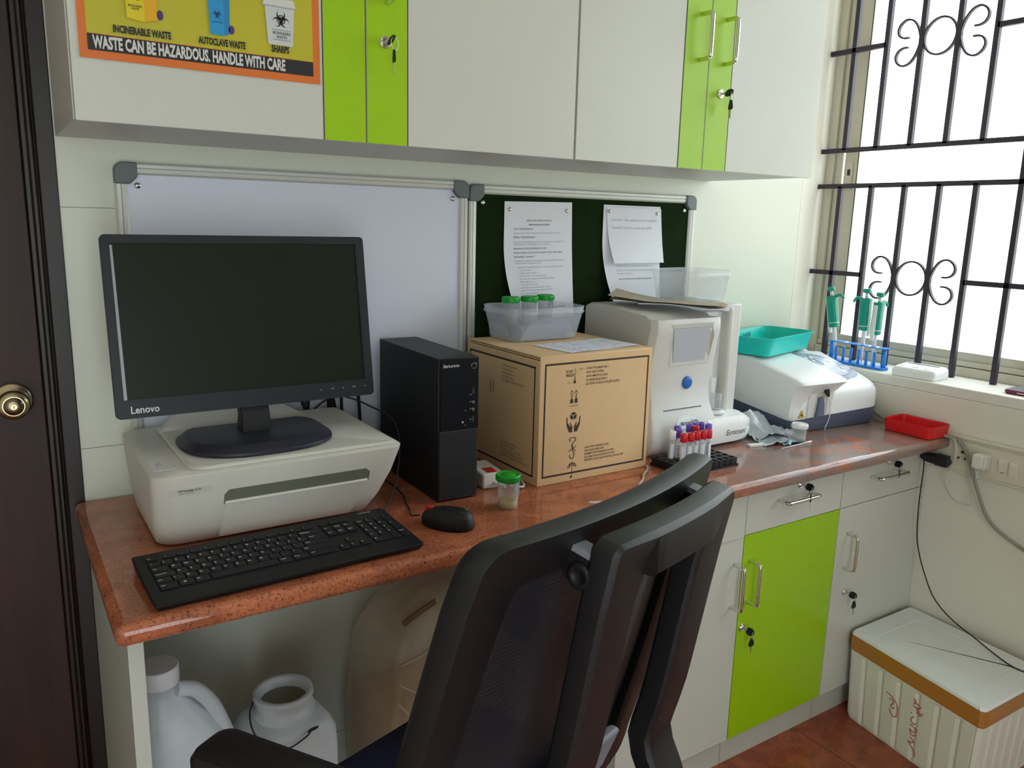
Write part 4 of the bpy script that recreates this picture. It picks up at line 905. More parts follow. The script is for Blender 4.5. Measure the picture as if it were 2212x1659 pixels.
E_ = lambda rx, rz, dy: [(cx+rx*math.cos(a), fy_(cz+rz*math.sin(a))-dy, cz+rz*math.sin(a)) for a in [2*PI*i/36 for i in range(36)]]
b.loft([E_(.039, .0165, -.002), E_(.0385, .0160, .0016), E_(.036, .0145, .0022)]); b.m(INKG).poly(E_(.0365, .0150, .00225)); b.m(PWH).poly(E_(.0358, .0144, .0024))
b.m(mat('logo_dark', (.10, .12, .13), .5)).text('med', (.100, fy_(.077)-.0030, .0735), z=(0, sl, 1), size=.0165, bold=.012, width=.028)
b.m(mat('logo_teal', (.05, .30, .42), .5)); b.text('e', (.0895, fy_(.077)-.0030, .0735), z=(0, sl, 1), size=.0165, bold=.03, width=.009)
for k in range(3): b.box(.085, .096, fy_(.077)-.0033, fy_(.077)-.0031, .0750+.003*k, .0764+.003*k)
b.tube([(.139+.0062*math.cos(a), fy_(.078)-.0036, .0782+.0062*math.sin(a)) for a in [2*PI*i/16 for i in range(16)]], .0012, 6, 1, True)
b.obj('logo_badge', t, flip=False)
b = MB().m(INK); b.text('Eurocount', (.246, -.0135, .0300), size=.0215, shear=.35, width=.074); b.text('TS', (.324, -.0125, .0475), size=.0085, shear=.35, width=.010); b.obj('model_lettering', t, flip=False)
# sample holder on the foot
b = MB().m(PWH); b.lathe([(.024, 0), (.024, .006), (.020, .008)], (.246, .030, .0835), 28); b.obj('holder_base', t)
b = MB().m(TUBC); b.lathe([(.0135, 0), (.0135, .045), (.0118, .045), (.0118, .001)], (.246, .030, .0915), 24); b.obj('sample_sleeve', t)
b = MB().m(PWH); b.box(.243, .258, .046, .056, .088, .175); b.box(.262, .268, .050, .056, .150, .178); b.obj('guide_rail', t, bevel=.001)
# envelopes on top of the analyser
def quadsheet(b, A, B_, C_, D_, bend, n=14, m_=6):
    A, B_, C_, D_ = map(Vector, (A, B_, C_, D_))
    b.grid(lambda s, q: A.lerp(D_, s).lerp(B_.lerp(C_, s), q)+Vector((0, 0, bend(s, q))), n, m_)
t = thing('envelope_stack', 'crumpled buff envelope lying across the top front of the tall grey analyser', 'envelope', (1.30, -.24, .3685))
b = MB().m(ENV)
bt = lambda s, q: .020*max(0, .42-s)**1.3*(.7+.8*q)*2+.0025*math.sin(s*14+q*3)*s*(1-s)+.002
quadsheet(b, (-.085, .105, .006), (.005, .175, .006), (.178, -.055, .0025), (.090, -.115, .002), bt); quadsheet(b, (-.083, .100, .003), (.003, .170, .003), (.176, -.053, .0010), (.089, -.112, .0008), lambda s, q: bt(s, q)*.45)
b.obj('envelope', t)
b = MB().m(mat('envelope_edge', (.60, .42, .25), .8)); quadsheet(b, (.070, -.085, .0030), (.130, -.045, .0030), (.178, -.065, .0022), (.115, -.118, .0018), lambda s, q: .0006); b.obj('inner_sheet', t)
t = thing('paper_sheet', 'white sheets poking out from under the buff envelope on the analyser', 'paper', (1.30, -.24, .3665))
b = MB().m(PAPER)
quadsheet(b, (-.055, .02, .0035), (.03, .12, .0035), (.215, -.045, .001), (.098, -.140, -.0005), lambda s, q: .003*math.sin(s*5)*(1-q)); quadsheet(b, (-.045, .01, .002), (.03, .12, .002), (.190, -.055, .0004), (.085, -.138, -.0005), lambda s, q: .002*math.sin(s*6)*(1-q)+.0003); b.obj('sheets', t)
# ---------------- low white analyser ----------------
t = thing('chemistry_analyser', 'low rounded white analyser with slate blue base beside the window', 'analyser', (1.712, -.352, 0), -.085)
AW, AD = .390, .27
def yfr(z): return .006 if z > .03 else .012-.2*z
b = MB().m(NAVY)
def xr(y): return AW-.030-.02*((.31-y)/.31)**4+0
base_r = []
for z, gi in ((0, .010), (.006, .004), (.030, .0)):
    base_r.append([(p, q, z) for p, q in rrect(0+gi*.4, AW-.004-gi, 0+gi, AD, (.055, .02, .02, .012), 7)])
base_r.append([(p, q, .040+.030*max(0, (q-.06)/.25)**1.2*(1 if p < .1 else .15)+.014*max(0, (p-.1)/.28)) for p, q in rrect(-.0005, AW, -.0005, AD, (.055, .02, .02, .012), 7)])
b.loft(base_r, smooth=True); o = b.obj('base', t); o.data.set_sharp_from_angle(angle=math.radians(40))
def roof(x, y):   # height of the white shell
    zz = .118+.074*min(1, max(0, y)/.22)**.85
    if y > .22: zz -= .012*((y-.22)/.05)
    zz -= .016*max(0, (x-.20)/.19)**3
    return zz
b = MB().m(PWH); nX, nY = 30, 22
def outline(u): pass
pts = rrect(0, AW, 0, AD, (.058, .03, .03, .014), 8)
lv = []
low = [(p, q, .0395+.030*max(0, (q-.06)/.25)**1.2*(1 if p < .1 else .15)+.014*max(0, (p-.1)/.28)) for p, q in pts]
lv.append(low)
def inset(k): 
    cx, cy = AW/2, AD/2
    return [(cx+(p-cx)*(1-k), cy+(q-cy)*(1-k)) for p, q in pts]
lv.append([(p, q, roof(p, q)-.030) for p, q in inset(.0)])
lv.append([(p, q, roof(p, q)-.012) for p, q in inset(.010)])
lv.append([(p, q, roof(p, q)-.004) for p, q in inset(.045)])
for k in (.13, .25, .4, .6, .8, .95): lv.append([(p, q, roof(p, q)+.001) for p, q in inset(k)])
b.loft(lv, smooth=True); o = b.obj('upper_shell', t); o.data.set_sharp_from_angle(angle=math.radians(60))
# hood (left half roof projecting over the sample port)
b = MB().m(PWH)
hr = []
for x, d, lo in ((-.0025, .012, 1), (.002, .004, 1), (.010, .001, 1), (.030, 0, .85), (.046, 0, .45), (.062, 0, .1), (.165, 0, 0), (.180, .003, 0), (.188, .012, 0)):
    m1 = lambda a, b_: a*(1-lo)+b_*lo
    hr.append([(x, -.028+d, .140), (x, -.033+d, .146), (x, -.029+d, .153-d*.3), (x, -.015+d*.3, .158-d*.4), (x, .05, .174-d*.4), (x, .12, .187-d*.4), (x, .18, .1955-d*.4), (x, .24, .196-d*.4), (x, .255, m1(.15, .125)), (x, m1(.02, .13), m1(.10, .062)), (x, m1(-.004, .004)+d*(1-lo), m1(.118, .046)), (x, m1(-.022, -.0018)+d*(1-lo)*.5, m1(.137, .108))])
b.loft(hr, smooth=True); o = b.obj('hood', t); o.data.set_sharp_from_angle(angle=math.radians(50))
# arched port
b = MB().m(EU); P = [(.078, .040), (.155, .046), (.176, .125), (.17, .137), (.10, .137), (.088, .120)]
P = [(.062, .042)]+[(.105-.042*math.cos(a), .085+.046*math.sin(a)) for a in [PI/2*k/8 for k in range(9)]]+[(.178, .131), (.165, .110), (.155, .046)]
b.prism(P, -.0035, .01, 'y'); b.obj('port_surround', t, bevel=.002)
b = MB().m(EUS); P = [(.086, .046)]+[(.118-.026*math.cos(a), .092+.034*math.sin(a)) for a in [PI/2*k/8 for k in range(9)]]+[(.160, .126), (.142, .100), (.136, .046)]
b.prism(P, -.0045, -.0034, 'y'); b.obj('port_recess', t)
b = MB().m(SLATE); b.prism([(.092, .046), (.127, .048), (.124, .080), (.116, .103), (.100, .102)], -.0085, -.0044, 'y'); b.m(NAVY).prism([(.091, .045), (.102, .046), (.104, .102), (.100, .103)], -.009, -.0044, 'y'); b.obj('start_lever', t, bevel=.001)
b = MB().m(BLKM); b.loft([[(.105, -.012, .131), (.125, -.012, .134), (.125, -.004, .134), (.105, -.004, .131)], [(.120, -.014, .116), (.133, -.014, .120), (.133, -.005, .12), (.120, -.005, .116)], [(.132, -.013, .101), (.137, -.013, .103), (.137, -.008, .103), (.132, -.008, .101)]]); b.obj('probe_holder', t, bevel=.001)
b = MB().m(PWH); b.tube([(.134, -.010, .104), (.143, -.011, .085), (.146, -.012, .06), (.145, -.010, .035), (.138, -.008, .015), (.136, -.007, .004)], .0013, 6, 6); b.obj('aspiration_tube', t)
b = MB().m(YEL); b.prism([(.031, .046), (.053, .047), (.042, .068)], -.0016, .008, 'y'); b.m(INK); biohaz(b, .042, .054, .0062, INK, y=-.0020); 
for p, q in (((.031, .046), (.053, .047)), ((.053, .047), (.042, .068)), ((.042, .068), (.031, .046))): b.bar([(p[0], -.0019, p[1]), (q[0], -.0019, q[1])], .0003, .0008, (0, 1, 0))
b.obj('warning_label', t, flip=False)
# keypad on the sloping roof
def RP(x, y, d=.0018): return (x, y, roof(x, y)+d)
b = MB().m(mat('keypad_blue_grey', (.30, .36, .47), .3)); K = [(.200, .035), (.255, .036), (.320, .050), (.352, .080), (.355, .115), (.335, .150), (.300, .185), (.235, .20), (.202, .19)]
K3 = catmull([Vector((p, q, 0)) for p, q in K], 4, True)
cxk, cyk = .28, .115
rings = [[RP(cxk+(v.x-cxk)*k, cyk+(v.y-cyk)*k) for v in K3] for k in (1, .8, .6, .4, .2, .02)]
b.loft(rings, False, True, smooth=True); b.obj('keypad', t, flip=True)
b = MB().m(mat('keypad_pale', (.50, .56, .66), .3))
K3b = catmull([Vector(p+(0,)) for p in ((.225, .060), (.275, .057), (.315, .075), (.30, .105), (.325, .135), (.295, .17), (.25, .18), (.262, .125), (.235, .11))], 4, True)
rings = [[RP(.275+(v.x-.275)*k, .118+(v.y-.118)*k, .0026) for v in K3b] for k in (1, .75, .5, .25, .02)]
b.loft(rings, False, True, smooth=True)
b.obj('key_area', t)
b = MB().m(PWH)
for p, q in ((.240, .145), (.228, .165), (.250, .165), (.30, .14), (.315, .10), (.29, .075), (.255, .08)): b.loft([[RP(p+.006*math.cos(a), q+.006*math.sin(a), d) for a in [2*PI*i/12 for i in range(12)]] for d in (.002, .0038)])
b.obj('key', t)
b = MB().m(PWH); b.loft([[(.25, .20, .180), (.32, .20, .176), (.32, .235, .176), (.25, .235, .18)], [(.25, .24, .200), (.29, .24, .200), (.29, .252, .200), (.25, .252, .200)]]); b.obj('lid_hinge', t, bevel=.003)
# ---------------- teal tray ----------------
t = thing('plastic_tray', 'turquoise plastic tray resting on the low white analyser', 'tray', (1.872, -.122, .1985), .24, rot=(.0, 0, .24))
def opentray(t, w0, d0, h, g, m, r, lip, wall=.002, nm='tray_body'):
    b = MB().m(m)
    def rr(i, z): return ring3(rrect(-w0/2-i, w0/2+i, -d0/2-i, d0/2+i, max(.003, r+i), 6), z)
    prof = [(-.002, 0), (0, .002), (g*.9, h-lip-.0005), (g*.9+.003 if lip else g*.9, h-lip), (g+.003 if lip else g, h), (g-wall+.001, h), (g*.9-wall, h-lip-.003), (-wall, .003), (-wall-.002, .002)]
    b.loft([rr(i, z) for i, z in prof], True, True); return b.obj(nm, t)
opentray(t, .285, .145, .055, .012, TEAL, .018, .006)
b = MB().m(mat('teal_dark_label', (.0, .30, .28), .5)); b.box(.00, .026, .0690, .0702, .022, .045); b.obj('label', t)
# ---------------- rack of blood tubes ----------------
t = thing('tube_rack', 'black tray rack with round holes for blood tubes, on the worktop behind the chair back', 'rack', (1.268, -.425, 0), .015)
b = MB().m(BLKM); RW, RD, RH = .182, .105, .020
nx_, ny_ = 9, 5
b.box(-RW/2-.003, RW/2+.003, -RD/2-.003, RD/2+.003, .0, .005); b.box(-RW/2, RW/2, -RD/2, RD/2, .005, .0065)
xs = [-RW/2+RW*i/nx_ for i in range(nx_+1)]; ys = [-RD/2+RD*j/ny_ for j in range(ny_+1)]
holes = []
for i in range(nx_):
    for j in range(ny_):
        cx, cy = (xs[i]+xs[i+1])/2, (ys[j]+ys[j+1])/2; holes.append((cx, cy)); r = .0083; n = 16
        sq = []
        for k in range(n):
            a = 2*PI*k/n+PI/4; c, s = math.cos(a), math.sin(a); mxx = max(abs(c), abs(s)); sq.append((cx+c/mxx*RW/nx_/2, cy+s/mxx*RD/ny_/2))
        T_ = [b.v((p, q, RH)) for p, q in sq]; H_ = [b.v((cx+r*math.cos(2*PI*k/n+PI/4), cy+r*math.sin(2*PI*k/n+PI/4), RH)) for k in range(n)]; B2 = [b.v((cx+r*math.cos(2*PI*k/n+PI/4), cy+r*math.sin(2*PI*k/n+PI/4), .007)) for k in range(n)]
        for k in range(n):
            l = (k+1) % n; b.f([T_[k], T_[l], H_[l], H_[k]]); b.f([H_[k], H_[l], B2[l], B2[k]], True)
for x in (-RW/2, RW/2): b.poly([(x, -RD/2, .005), (x, RD/2, .005), (x, RD/2, RH), (x, -RD/2, RH)])
for y in (-RD/2, RD/2): b.poly([(-RW/2, y, .005), (RW/2, y, .005), (RW/2, y, RH), (-RW/2, y, RH)])
for x in xs[1:-1:1]: b.box(x-.0008, x+.0008, -RD/2-.0012, -RD/2, .001, RH)
for x in (-RW/2, ): 
    for y in ys[1:-1]: b.box(x-.0012, x, y-.0008, y+.0008, .001, RH)
b.obj('rack_body', t, flip=False)
def tube_(label, x, y, cap, tilt=(0, 0), h=.082, group=None, blood=True, z=.0072):
    t = thing('blood_tube', label, 'sample tube', (x, y, z), 0, group, rot=(tilt[0], tilt[1], rnd.uniform(0, 6)))
    r = .0070
    b = MB().m(TUBC); b.lathe([(.002, 0), (.0045, .0012), (r, .005), (r, h-.012)], n=16); b.obj('tube', t)
    b = MB().m(PAPER); A = [2*PI*i/20 for i in range(15)]; b.loft([[(r*1.04*math.cos(a), r*1.04*math.sin(a), .014) for a in A], [(r*1.04*math.cos(a), r*1.04*math.sin(a), h*.62) for a in A]], False, False, closed=False, smooth=True); b.m(INKG)
    for q in range(5):
        A2 = A[3:10]; b.loft([[(r*1.07*math.cos(a), r*1.07*math.sin(a), .018+.006*q) for a in A2], [(r*1.07*math.cos(a), r*1.07*math.sin(a), .0195+.006*q) for a in A2]], False, False, closed=False)
    b.obj('label', t)
    b = MB().m(cap); b.lathe([(r*1.12, h-.020), (r*1.22, h-.0195), (r*1.22, h-.001), (r*1.1, h), (r*.55, h), (r*.5, h-.002), (r*.1, h-.002)], n=18); b.obj('cap', t)
    return t
gP, gR = 'purple-capped blood tubes in the black rack', 'red-capped blood tubes in the black rack'
tub_xy = lambda i, j: (1.268+holes[i*ny_+j][0], -.425+holes[i*ny_+j][1])
for i, j, c, lb, g in ((1, 3, PWH, 'white-capped tube at the left end of the black rack', None), (2, 3, PUR, 'purple-capped tube leaning beside the white-capped one', gP), (3, 4, PUR, 'purple-capped tube standing second from the left in the back row', gP), (5, 4, PUR, 'purple-capped tube at the middle of the rack', gP),
    (6, 4, PUR, 'purple-capped tube third from the right in the rack', gP), (7, 4, PUR, 'purple-capped tube second from the right in the rack', gP), (7, 3, PUR, 'right-most purple-capped tube in the black rack', gP), (5, 3, REDC, 'red-capped tube standing at the back among the purple caps', gR),
    (1, 1, REDC, 'front-most red-capped tube at the left of the row', gR), (2, 1, REDC, 'second red-capped tube from the left in the front row', gR), (3, 1, REDC, 'red-capped tube in the middle of the front row', gR), (4, 1, REDC, 'fourth red-capped tube, partly behind the chair back', gR), (5, 1, REDC, 'right-most red-capped tube of the front row', gR)):
    x, y = tub_xy(i, j); tube_(lb, x, y, c, (rnd.uniform(-.04, .04), rnd.uniform(-.05, .07)), group=g, h=.083 if c != PWH else .080)
# ---------------- small things on the right of the worktop ----------------
sample_cup('sample_cup', 'white-capped sample cup standing in front of the low white analyser', 1.686, -.405, .0003, cap=PWH, r=.0195, h=.040, liq=.42, lm=LIQ, lab=False, caph=.012)
b = MB().m(PWH); b.cyl((0, 0, .0022), (.118, .006, .0022), .0017, n=10); b.cyl((.098, .005, .0028), (.130, .0068, .0028), .0027, n=12); o = b.obj('swab_stick'); o.location = (1.575, -.438, ZC); tag(o, 'thin white swab stick lying in front of the white-capped cup', 'swab')
b = MB().m(PWH); b.box(0, .052, 0, .014, 0, .006); o = b.obj('test_cassette', bevel=.001); o.location = (1.515, -.385, ZC+.0002); o.rotation_euler.z = -.22; tag(o, 'small white plastic strip lying at the corner of the tall analyser', 'test strip')
t = thing('foil_packet', 'crumpled silvery packets stuffed between the two analysers', 'packet', (1.63, -.30, .0))
PK = mat('silver_packet', (.50, .55, .60), .3, .5, var=.25, scale=40)
b = MB().m(PK); rr_ = random.Random(8)
nz = [[rr_.uniform(-.004, .004) for _ in range(12)] for _ in range(12)]
def pk(o, u, v, h):
    o, u, v = Vector(o), Vector(u), Vector(v)
    b.grid(lambda s, q: o+u*s+v*q+Vector((0, 0, h*math.sin(PI*s)*.4+h*q*q+nz[int(s*10)][int(q*10)]*.8+.004)), 10, 10)
pk((-.075, -.100, .0), (.115, -.035, 0), (.03, .10, 0), .018); pk((-.055, -.065, .004), (.085, -.03, 0), (.01, .10, 0), .042); pk((-.03, -.11, .001), (.10, -.005, 0), (.02, .06, 0), .012)
b.obj('packet', t)
b = MB().m(mat('packet_print', (.22, .25, .30), .6))
for i in range(7): b.poly([(-.055+.006*i, -.098+.010*i, .0115+.0025*i), (-.055+.006*i+.045, -.110+.010*i, .0125+.0025*i), (-.055+.006*i+.045, -.1085+.010*i, .0127+.0025*i), (-.055+.006*i, -.0965+.010*i, .0117+.0025*i)])
b.obj('printed_text', t, flip=False)
b = MB().m(mat('pale_blue_wrapper', (.35, .60, .75), .4)); b.grid(lambda s, q: Vector((.045*s, .022*q, .004+.006*math.sin(PI*s)+.003*math.sin(7*q))), 8, 5); o = b.obj('wrapper'); o.location = (1.618, -.432, ZC); o.rotation_euler.z = .5; tag(o, 'small pale blue wrapper crumpled beside the white-capped cup', 'wrapper')
t = thing('plastic_tray', 'small red open tray at the right end of the granite worktop', 'tray', (2.068, -.512, .0005), PI/2-.02)
opentray(t, .140, .094, .036, .004, RED, .012, 0, .0022)
b = MB().m(mat('grey_strips', (.22, .2, .26), .5)); b.box(-.045, .012, -.02, -.002, .003, .006); b.obj('contents', t)
# ---------------- ledge items ----------------
SL = SILL+.0004
t = thing('pipette_rack', 'bright blue slotted test tube rack holding pipettes on the window ledge', 'rack', (2.190, -.222, SL), -.04)
b = MB().m(BLUER); HWr = .106
b.prism(rrect(-.020, .020, -HWr, HWr, .012, 5), 0, .008)
b.obj('rack_base', t, bevel=.001)
b = MB().m(BLUER); zt = .066
yc_ = [-.084+.028*i for i in range(7)]
top = rrect(-.016, .016, -HWr, HWr, .016, 6)
# top plate with holes as strips between holes
for i, y in enumerate(yc_):
    n = 20; r = .0098; y0, y1 = y-.014, y+.014
    if i == 0: y0 = -HWr+.002
    if i == 6: y1 = HWr-.002
    for z in (zt, zt+.003):
        sq = []; hl = []
        for k in range(n):
            a = 2*PI*k/n+PI/4; c, s = math.cos(a), math.sin(a); mq = max(abs(c), abs(s)); yy2 = s/mq; sq.append((c/mq*.016, (y+(y1-y)*yy2) if yy2 > 0 else (y+(y-y0)*yy2))); hl.append((r*c, y+r*s))
        A_ = [b.v((p, q, z)) for p, q in sq]; B2 = [b.v((p, q, z)) for p, q in hl]
        for k in range(n): b.f([A_[k], A_[(k+1) % n], B2[(k+1) % n], B2[k]])
        if z == zt: lowA, lowB = A_, B2
    for k in range(n): b.f([lowB[k], lowB[(k+1) % n], B2[(k+1) % n], B2[k]]); b.f([lowA[k], lowA[(k+1) % n], A_[(k+1) % n], A_[k]])
b.obj('top_plate', t, flip=False)
b = MB().m(BLUER)
for y in (-HWr+.010, HWr-.010): b.cyl((0, y, .006), (0, y, zt), .0075, .0055, 16)
for i, y in enumerate(yc_[:-1]): b.cyl((-.011, y+.014, .006), (-.011, y+.014, zt-.012), .0045, n=12)
b.obj('pillar', t)
def pipette(label, x, y, z, rot, col_w=False):
    t = thing('pipette', label, 'pipette', (x, y, z), 0, 'pipettes in the blue rack', rot=rot)
    b = MB().m(PIPW); b.lathe([(.0016, 0), (.003, .02), (.0045, .045), (.0062, .060), (.0066, .10), (.0085, .108)], n=18); b.obj('shaft', t)
    b = MB().m(PIPW if col_w else PIPG); b.loft([[(p*k, q*k, z) for p, q in rrect(-.0135, .0135, -.0150, .0150, .009, 5)] for z, k in ((.102, .85), (.106, 1), (.190, 1.05), (.200, 1.08), (.204, 1.0))], smooth=True); o = b.obj('handle', t); o.data.set_sharp_from_angle(angle=math.radians(50))
    b = MB().m(PIPW); b.loft([[(p, q, z) for p, q in rrect(-.0143, .0143, -.0158, .0158, .009, 5)] for z in (.1155, .1175)]); 
    b.loft([[(p, q+.0155, z) for p, q in rrect(-.0065, .0065, -.004, .004, .003, 3)] for z in (.085, .195)]); b.obj('ejector', t)
    b = MB().m(PIPG); b.tube([(0, -.010, .199), (0, -.024, .204), (0, -.036, .202), (0, -.044, .190)], lambda u: .0055-.0015*u, 8, 5); b.obj('finger_hook', t)
    b = MB().m(PIPW); b.cyl((0, 0, .203), (0, 0, .222), .0052, n=14); b.obj('plunger', t)
    b = MB().m(PIPG); b.lathe([(.0105, .221), (.0115, .222), (.0115, .232), (.0095, .234)], n=20); b.obj('button', t)
    return t
pipette('pipette leaning leftmost in the blue rack, its hook towards the window bars', 2.186, -.152, SL+.012, (-.20, .0, .0))
pipette('upright green pipette with hook, left one of the right-hand pair in the blue rack', 2.190, -.240, SL+.012, (.03, .0, PI))
pipette('pipette with a white ejector bar facing the room, at the right of the blue rack', 2.188, -.276, SL+.004, (.0, -.02, PI/2))
t = thing('small_timer', 'small white electronic box with three buttons on the window ledge', 'timer', (2.187, -.436, SL), .0, rot=(0, 0, -PI/2+.05))
b = MB().m(PWH)
TMO = [(.001, 0), (0, .003), (0, .014), (.0008, .0145), (0, .015), (.0015, .0215)]
b.loft([[(p, q, z+(.007*(q+.045)/.09 if z > .016 else 0)) for p, q in rrect(-.066+i, .066-i, -.045+i, .045-i, .010, 5)] for i, z in TMO+[(.006, .0265), (.012, .0280)]], smooth=False); b.obj('case', t, bevel=.0008)
b = MB().m(mat('timer_button', (.66, .67, .66), .4))
for p in (-.042, -.005, .030): b.loft([[(p+.0095*math.cos(a), -.022 + .006*math.sin(a), .0292+z) for a in [2*PI*i/16 for i in range(16)]] for z in (0, .0014)])
b.obj('button', t)
b = MB().m(mat('timer_display', (.45, .47, .52), .3)); b.box(-.048, .045, .018, .030, .028, .0350); b.obj('display', t)
# (long side of the timer runs along the ledge)
t = thing('phone_case', 'maroon framed phone lying on the window ledge at the right edge', 'phone', (2.215, -.762, SL), .06, rot=(0, 0, .02))
b = MB().m(MAR); b.loft([[(p, q, z) for p, q in rrect(-.045+i, .045-i, -.08+i, .08-i, .012, 5)] for i, z in ((.003, 0), (0, .003), (0, .010), (.002, .012))]); b.obj('case', t, bevel=.001)
b = MB().m(mat('phone_glass', (.25, .25, .30), .1)); b.prism(rrect(-.040, .040, -.074, .074, .009, 5), .0121, .0125); b.m(STEEL).box(-.0455, -.0449, .02, .045, .004, .007); b.obj('screen', t)
# ---------------- power adapter, worktop cable, label scrap ----------------
t = thing('power_brick', 'white mains adapter box with red label behind the tower computer', 'adapter', (.762, -.288, .0002), -.12)
b = MB().m(PWH); b.box(-.030, .022, -.05, .05, 0, .034); b.obj('case', t, bevel=.004)
b = MB().m(RED); b.box(-.016, .008, -.042, -.008, .034, .0345); b.obj('label', t)
b = MB().m(PWH); b.tube([(.0, -.050, .012), (.0, -.062, .012), (.012, -.075, .010)], .0045, 10, 4); b.obj('plug_end', t)
cable('white_lead', [(.776, -.364, .010), (.80, -.372, .006), (.815, -.36, .004), (.83, -.33, .003)], .0024, CABWH, 'short white lead coming out of the mains adapter')
cable('clear_tube', [(1.152, -.384, .004), (1.135, -.405, .0035), (1.100, -.430, .003), (1.075, -.455, .003), (1.035, -.485, .003), (1.000, -.525, .003), (.975, -.56, .003)], .0028, mat('grey_clear_tube', (.45, .38, .34), .3), 'thin clear tube running over the worktop from the carton')
b = MB().m(mat('sticker_scrap', (.58, .50, .46), .5)); b.prism([(0, .004), (.012, .010), (.075, -.022), (.080, -.034), (.062, -.030), (.045, -.026), (.010, -.004)], 0, .0006); o = b.obj('sticker_scrap'); o.location = (.873, -.515, ZC+.0002); tag(o, 'torn whitish sticker scrap on the granite worktop behind the chair', 'scrap')
cable('tray_cable', [(2.085, -.56, .006), (2.10, -.60, .004), (2.102, -.63, -.01), (2.092, -.66, -.05), (2.092, -.69, -.12), (2.10, -.73, -.20), (2.11, -.80, -.245), (2.10, -.90, -.27), (2.09, -1.05, -.30)], .0048, CAB, 'thick grey cable sweeping down the wall from the worktop end')
cable('thin_white_cable', [(2.095, -.585, .006), (2.098, -.612, -.005), (2.096, -.618, -.06), (2.102, -.60, -.12), (2.12, -.60, -.155), (2.118, -.63, -.18), (2.11, -.67, -.175), (2.09, -.682, -.14)], .0016, CABWH, 'thin white cable looping below the socket board')
cable('analyser_lead', [(2.118, -.30, .05), (2.122, -.33, .03), (2.12, -.38, .006), (2.085, -.43, .003)], .0020, CAB, 'thin grey lead beside the low white analyser')
# ---------------- socket board on the window wall ----------------
t = thing('socket_board', 'long ivory socket and switch board on the wall under the window', 'socket board', (XW, 0, 0))
b = MB().m(SWP); b.box(-.012, 0, -.835, -.500, -.098, .006); b.box(-.016, -.011, -.828, -.506, -.088, -.004); b.box(-.020, 0, -.84, -.50, .004, .012)
b.obj('back_box', t, bevel=.003)
def holes3(y, z, s=1):
    b = MB().m(GAP)
    b.cyl((-.0163, y, z+.012*s), (-.0170, y, z+.012*s), .0042*s, n=16)
    for d in (-.009, .009): b.cyl((-.0163, y+d*s, z-.006*s), (-.0170, y+d*s, z-.006*s), .0032*s, n=16)
    b.obj('socket_holes', t)
holes3(-.560, -.030); holes3(-.628, -.045)
def switch(y, z, mark):
    b = MB().m(mat('switch_ivory', (.74, .71, .60), .35)); b.loft([[(-.016, y-.011, z-.020), (-.016, y+.011, z-.020), (-.016, y+.011, z+.020), (-.016, y-.011, z+.020)], [(-.0185, y-.0105, z-.019), (-.0185, y+.0105, z-.019), (-.0235, y+.0105, z+.017), (-.0235, y-.0105, z+.017)]])
    if mark: b.m(GAP).box(-.0195, -.0185, y-.006, y+.006, z-.0145, z-.0125)
    b.obj('switch', t, bevel=.001)
switch(-.738, -.048, 1); switch(-.765, -.050, 0)
t = thing('wall_plug', 'ivory three-pin plug pushed into the socket board', 'plug', (XW-.0175, -.690, -.040))
b = MB().m(mat('plug_ivory', (.76, .74, .66), .4)); b.prism(rrect(-.016, .016, -.022, .020, .006, 4), -.030, 0, 'x'); b.prism(rrect(-.013, .013, -.017, .022, .006, 4), -.044, -.030, 'x'); b.obj('plug_body', t, bevel=.002)
b = MB().m(CABWH)
for k in range(6): b.cyl((-.024, .004, -.024-.004*k), (-.024, .004, -.0265-.004*k), .0055-.0004*k, n=12)
b.cyl((-.024, .004, -.02), (-.024, .004, -.05), .003, n=10); b.obj('strain_relief', t)
t = thing('black_adapter', 'black moulded plug adapter sticking out of the socket board next to the drawer', 'adapter', (2.092, -.580, -.066))
b = MB().m(CABK)
pr = [(-.062, .004, .004), (-.052, .010, .008), (-.040, .013, .012), (-.02, .014, .015), (.0, .013, .014), (.012, .012, .013), (.022, .009, .010), (.030, .005, .006)]
b.loft([[(p, -s, q) for p, q in rrect(-h*.9, h*.9, -k_, k_, min(h, k_)*.6, 3)] for s, h, k_ in pr]); b.box(-.010, .010, -.062+.04, -.03+.04, -.0155, .0155); b.box(.008, .022, -.012, .012, -.012, .012); b.obj('adapter_body', t)
cable('black_lead', [(2.098, -.523, -.060), (2.085, -.535, -.066), (2.075, -.545, -.09), (2.07, -.548, -.14), (2.07, -.548, -.20), (2.075, -.55, -.28), (2.085, -.555, -.34), (2.09, -.58, -.41), (2.085, -.62, -.47), (2.075, -.68, -.505), (2.06, -.76, -.525), (2.04, -.82, -.534), (2.02, -.88, -.5365), (2.03, -.95, -.5365)], .0018, CABK, 'thin black lead hanging from the adapter onto the styrofoam box')
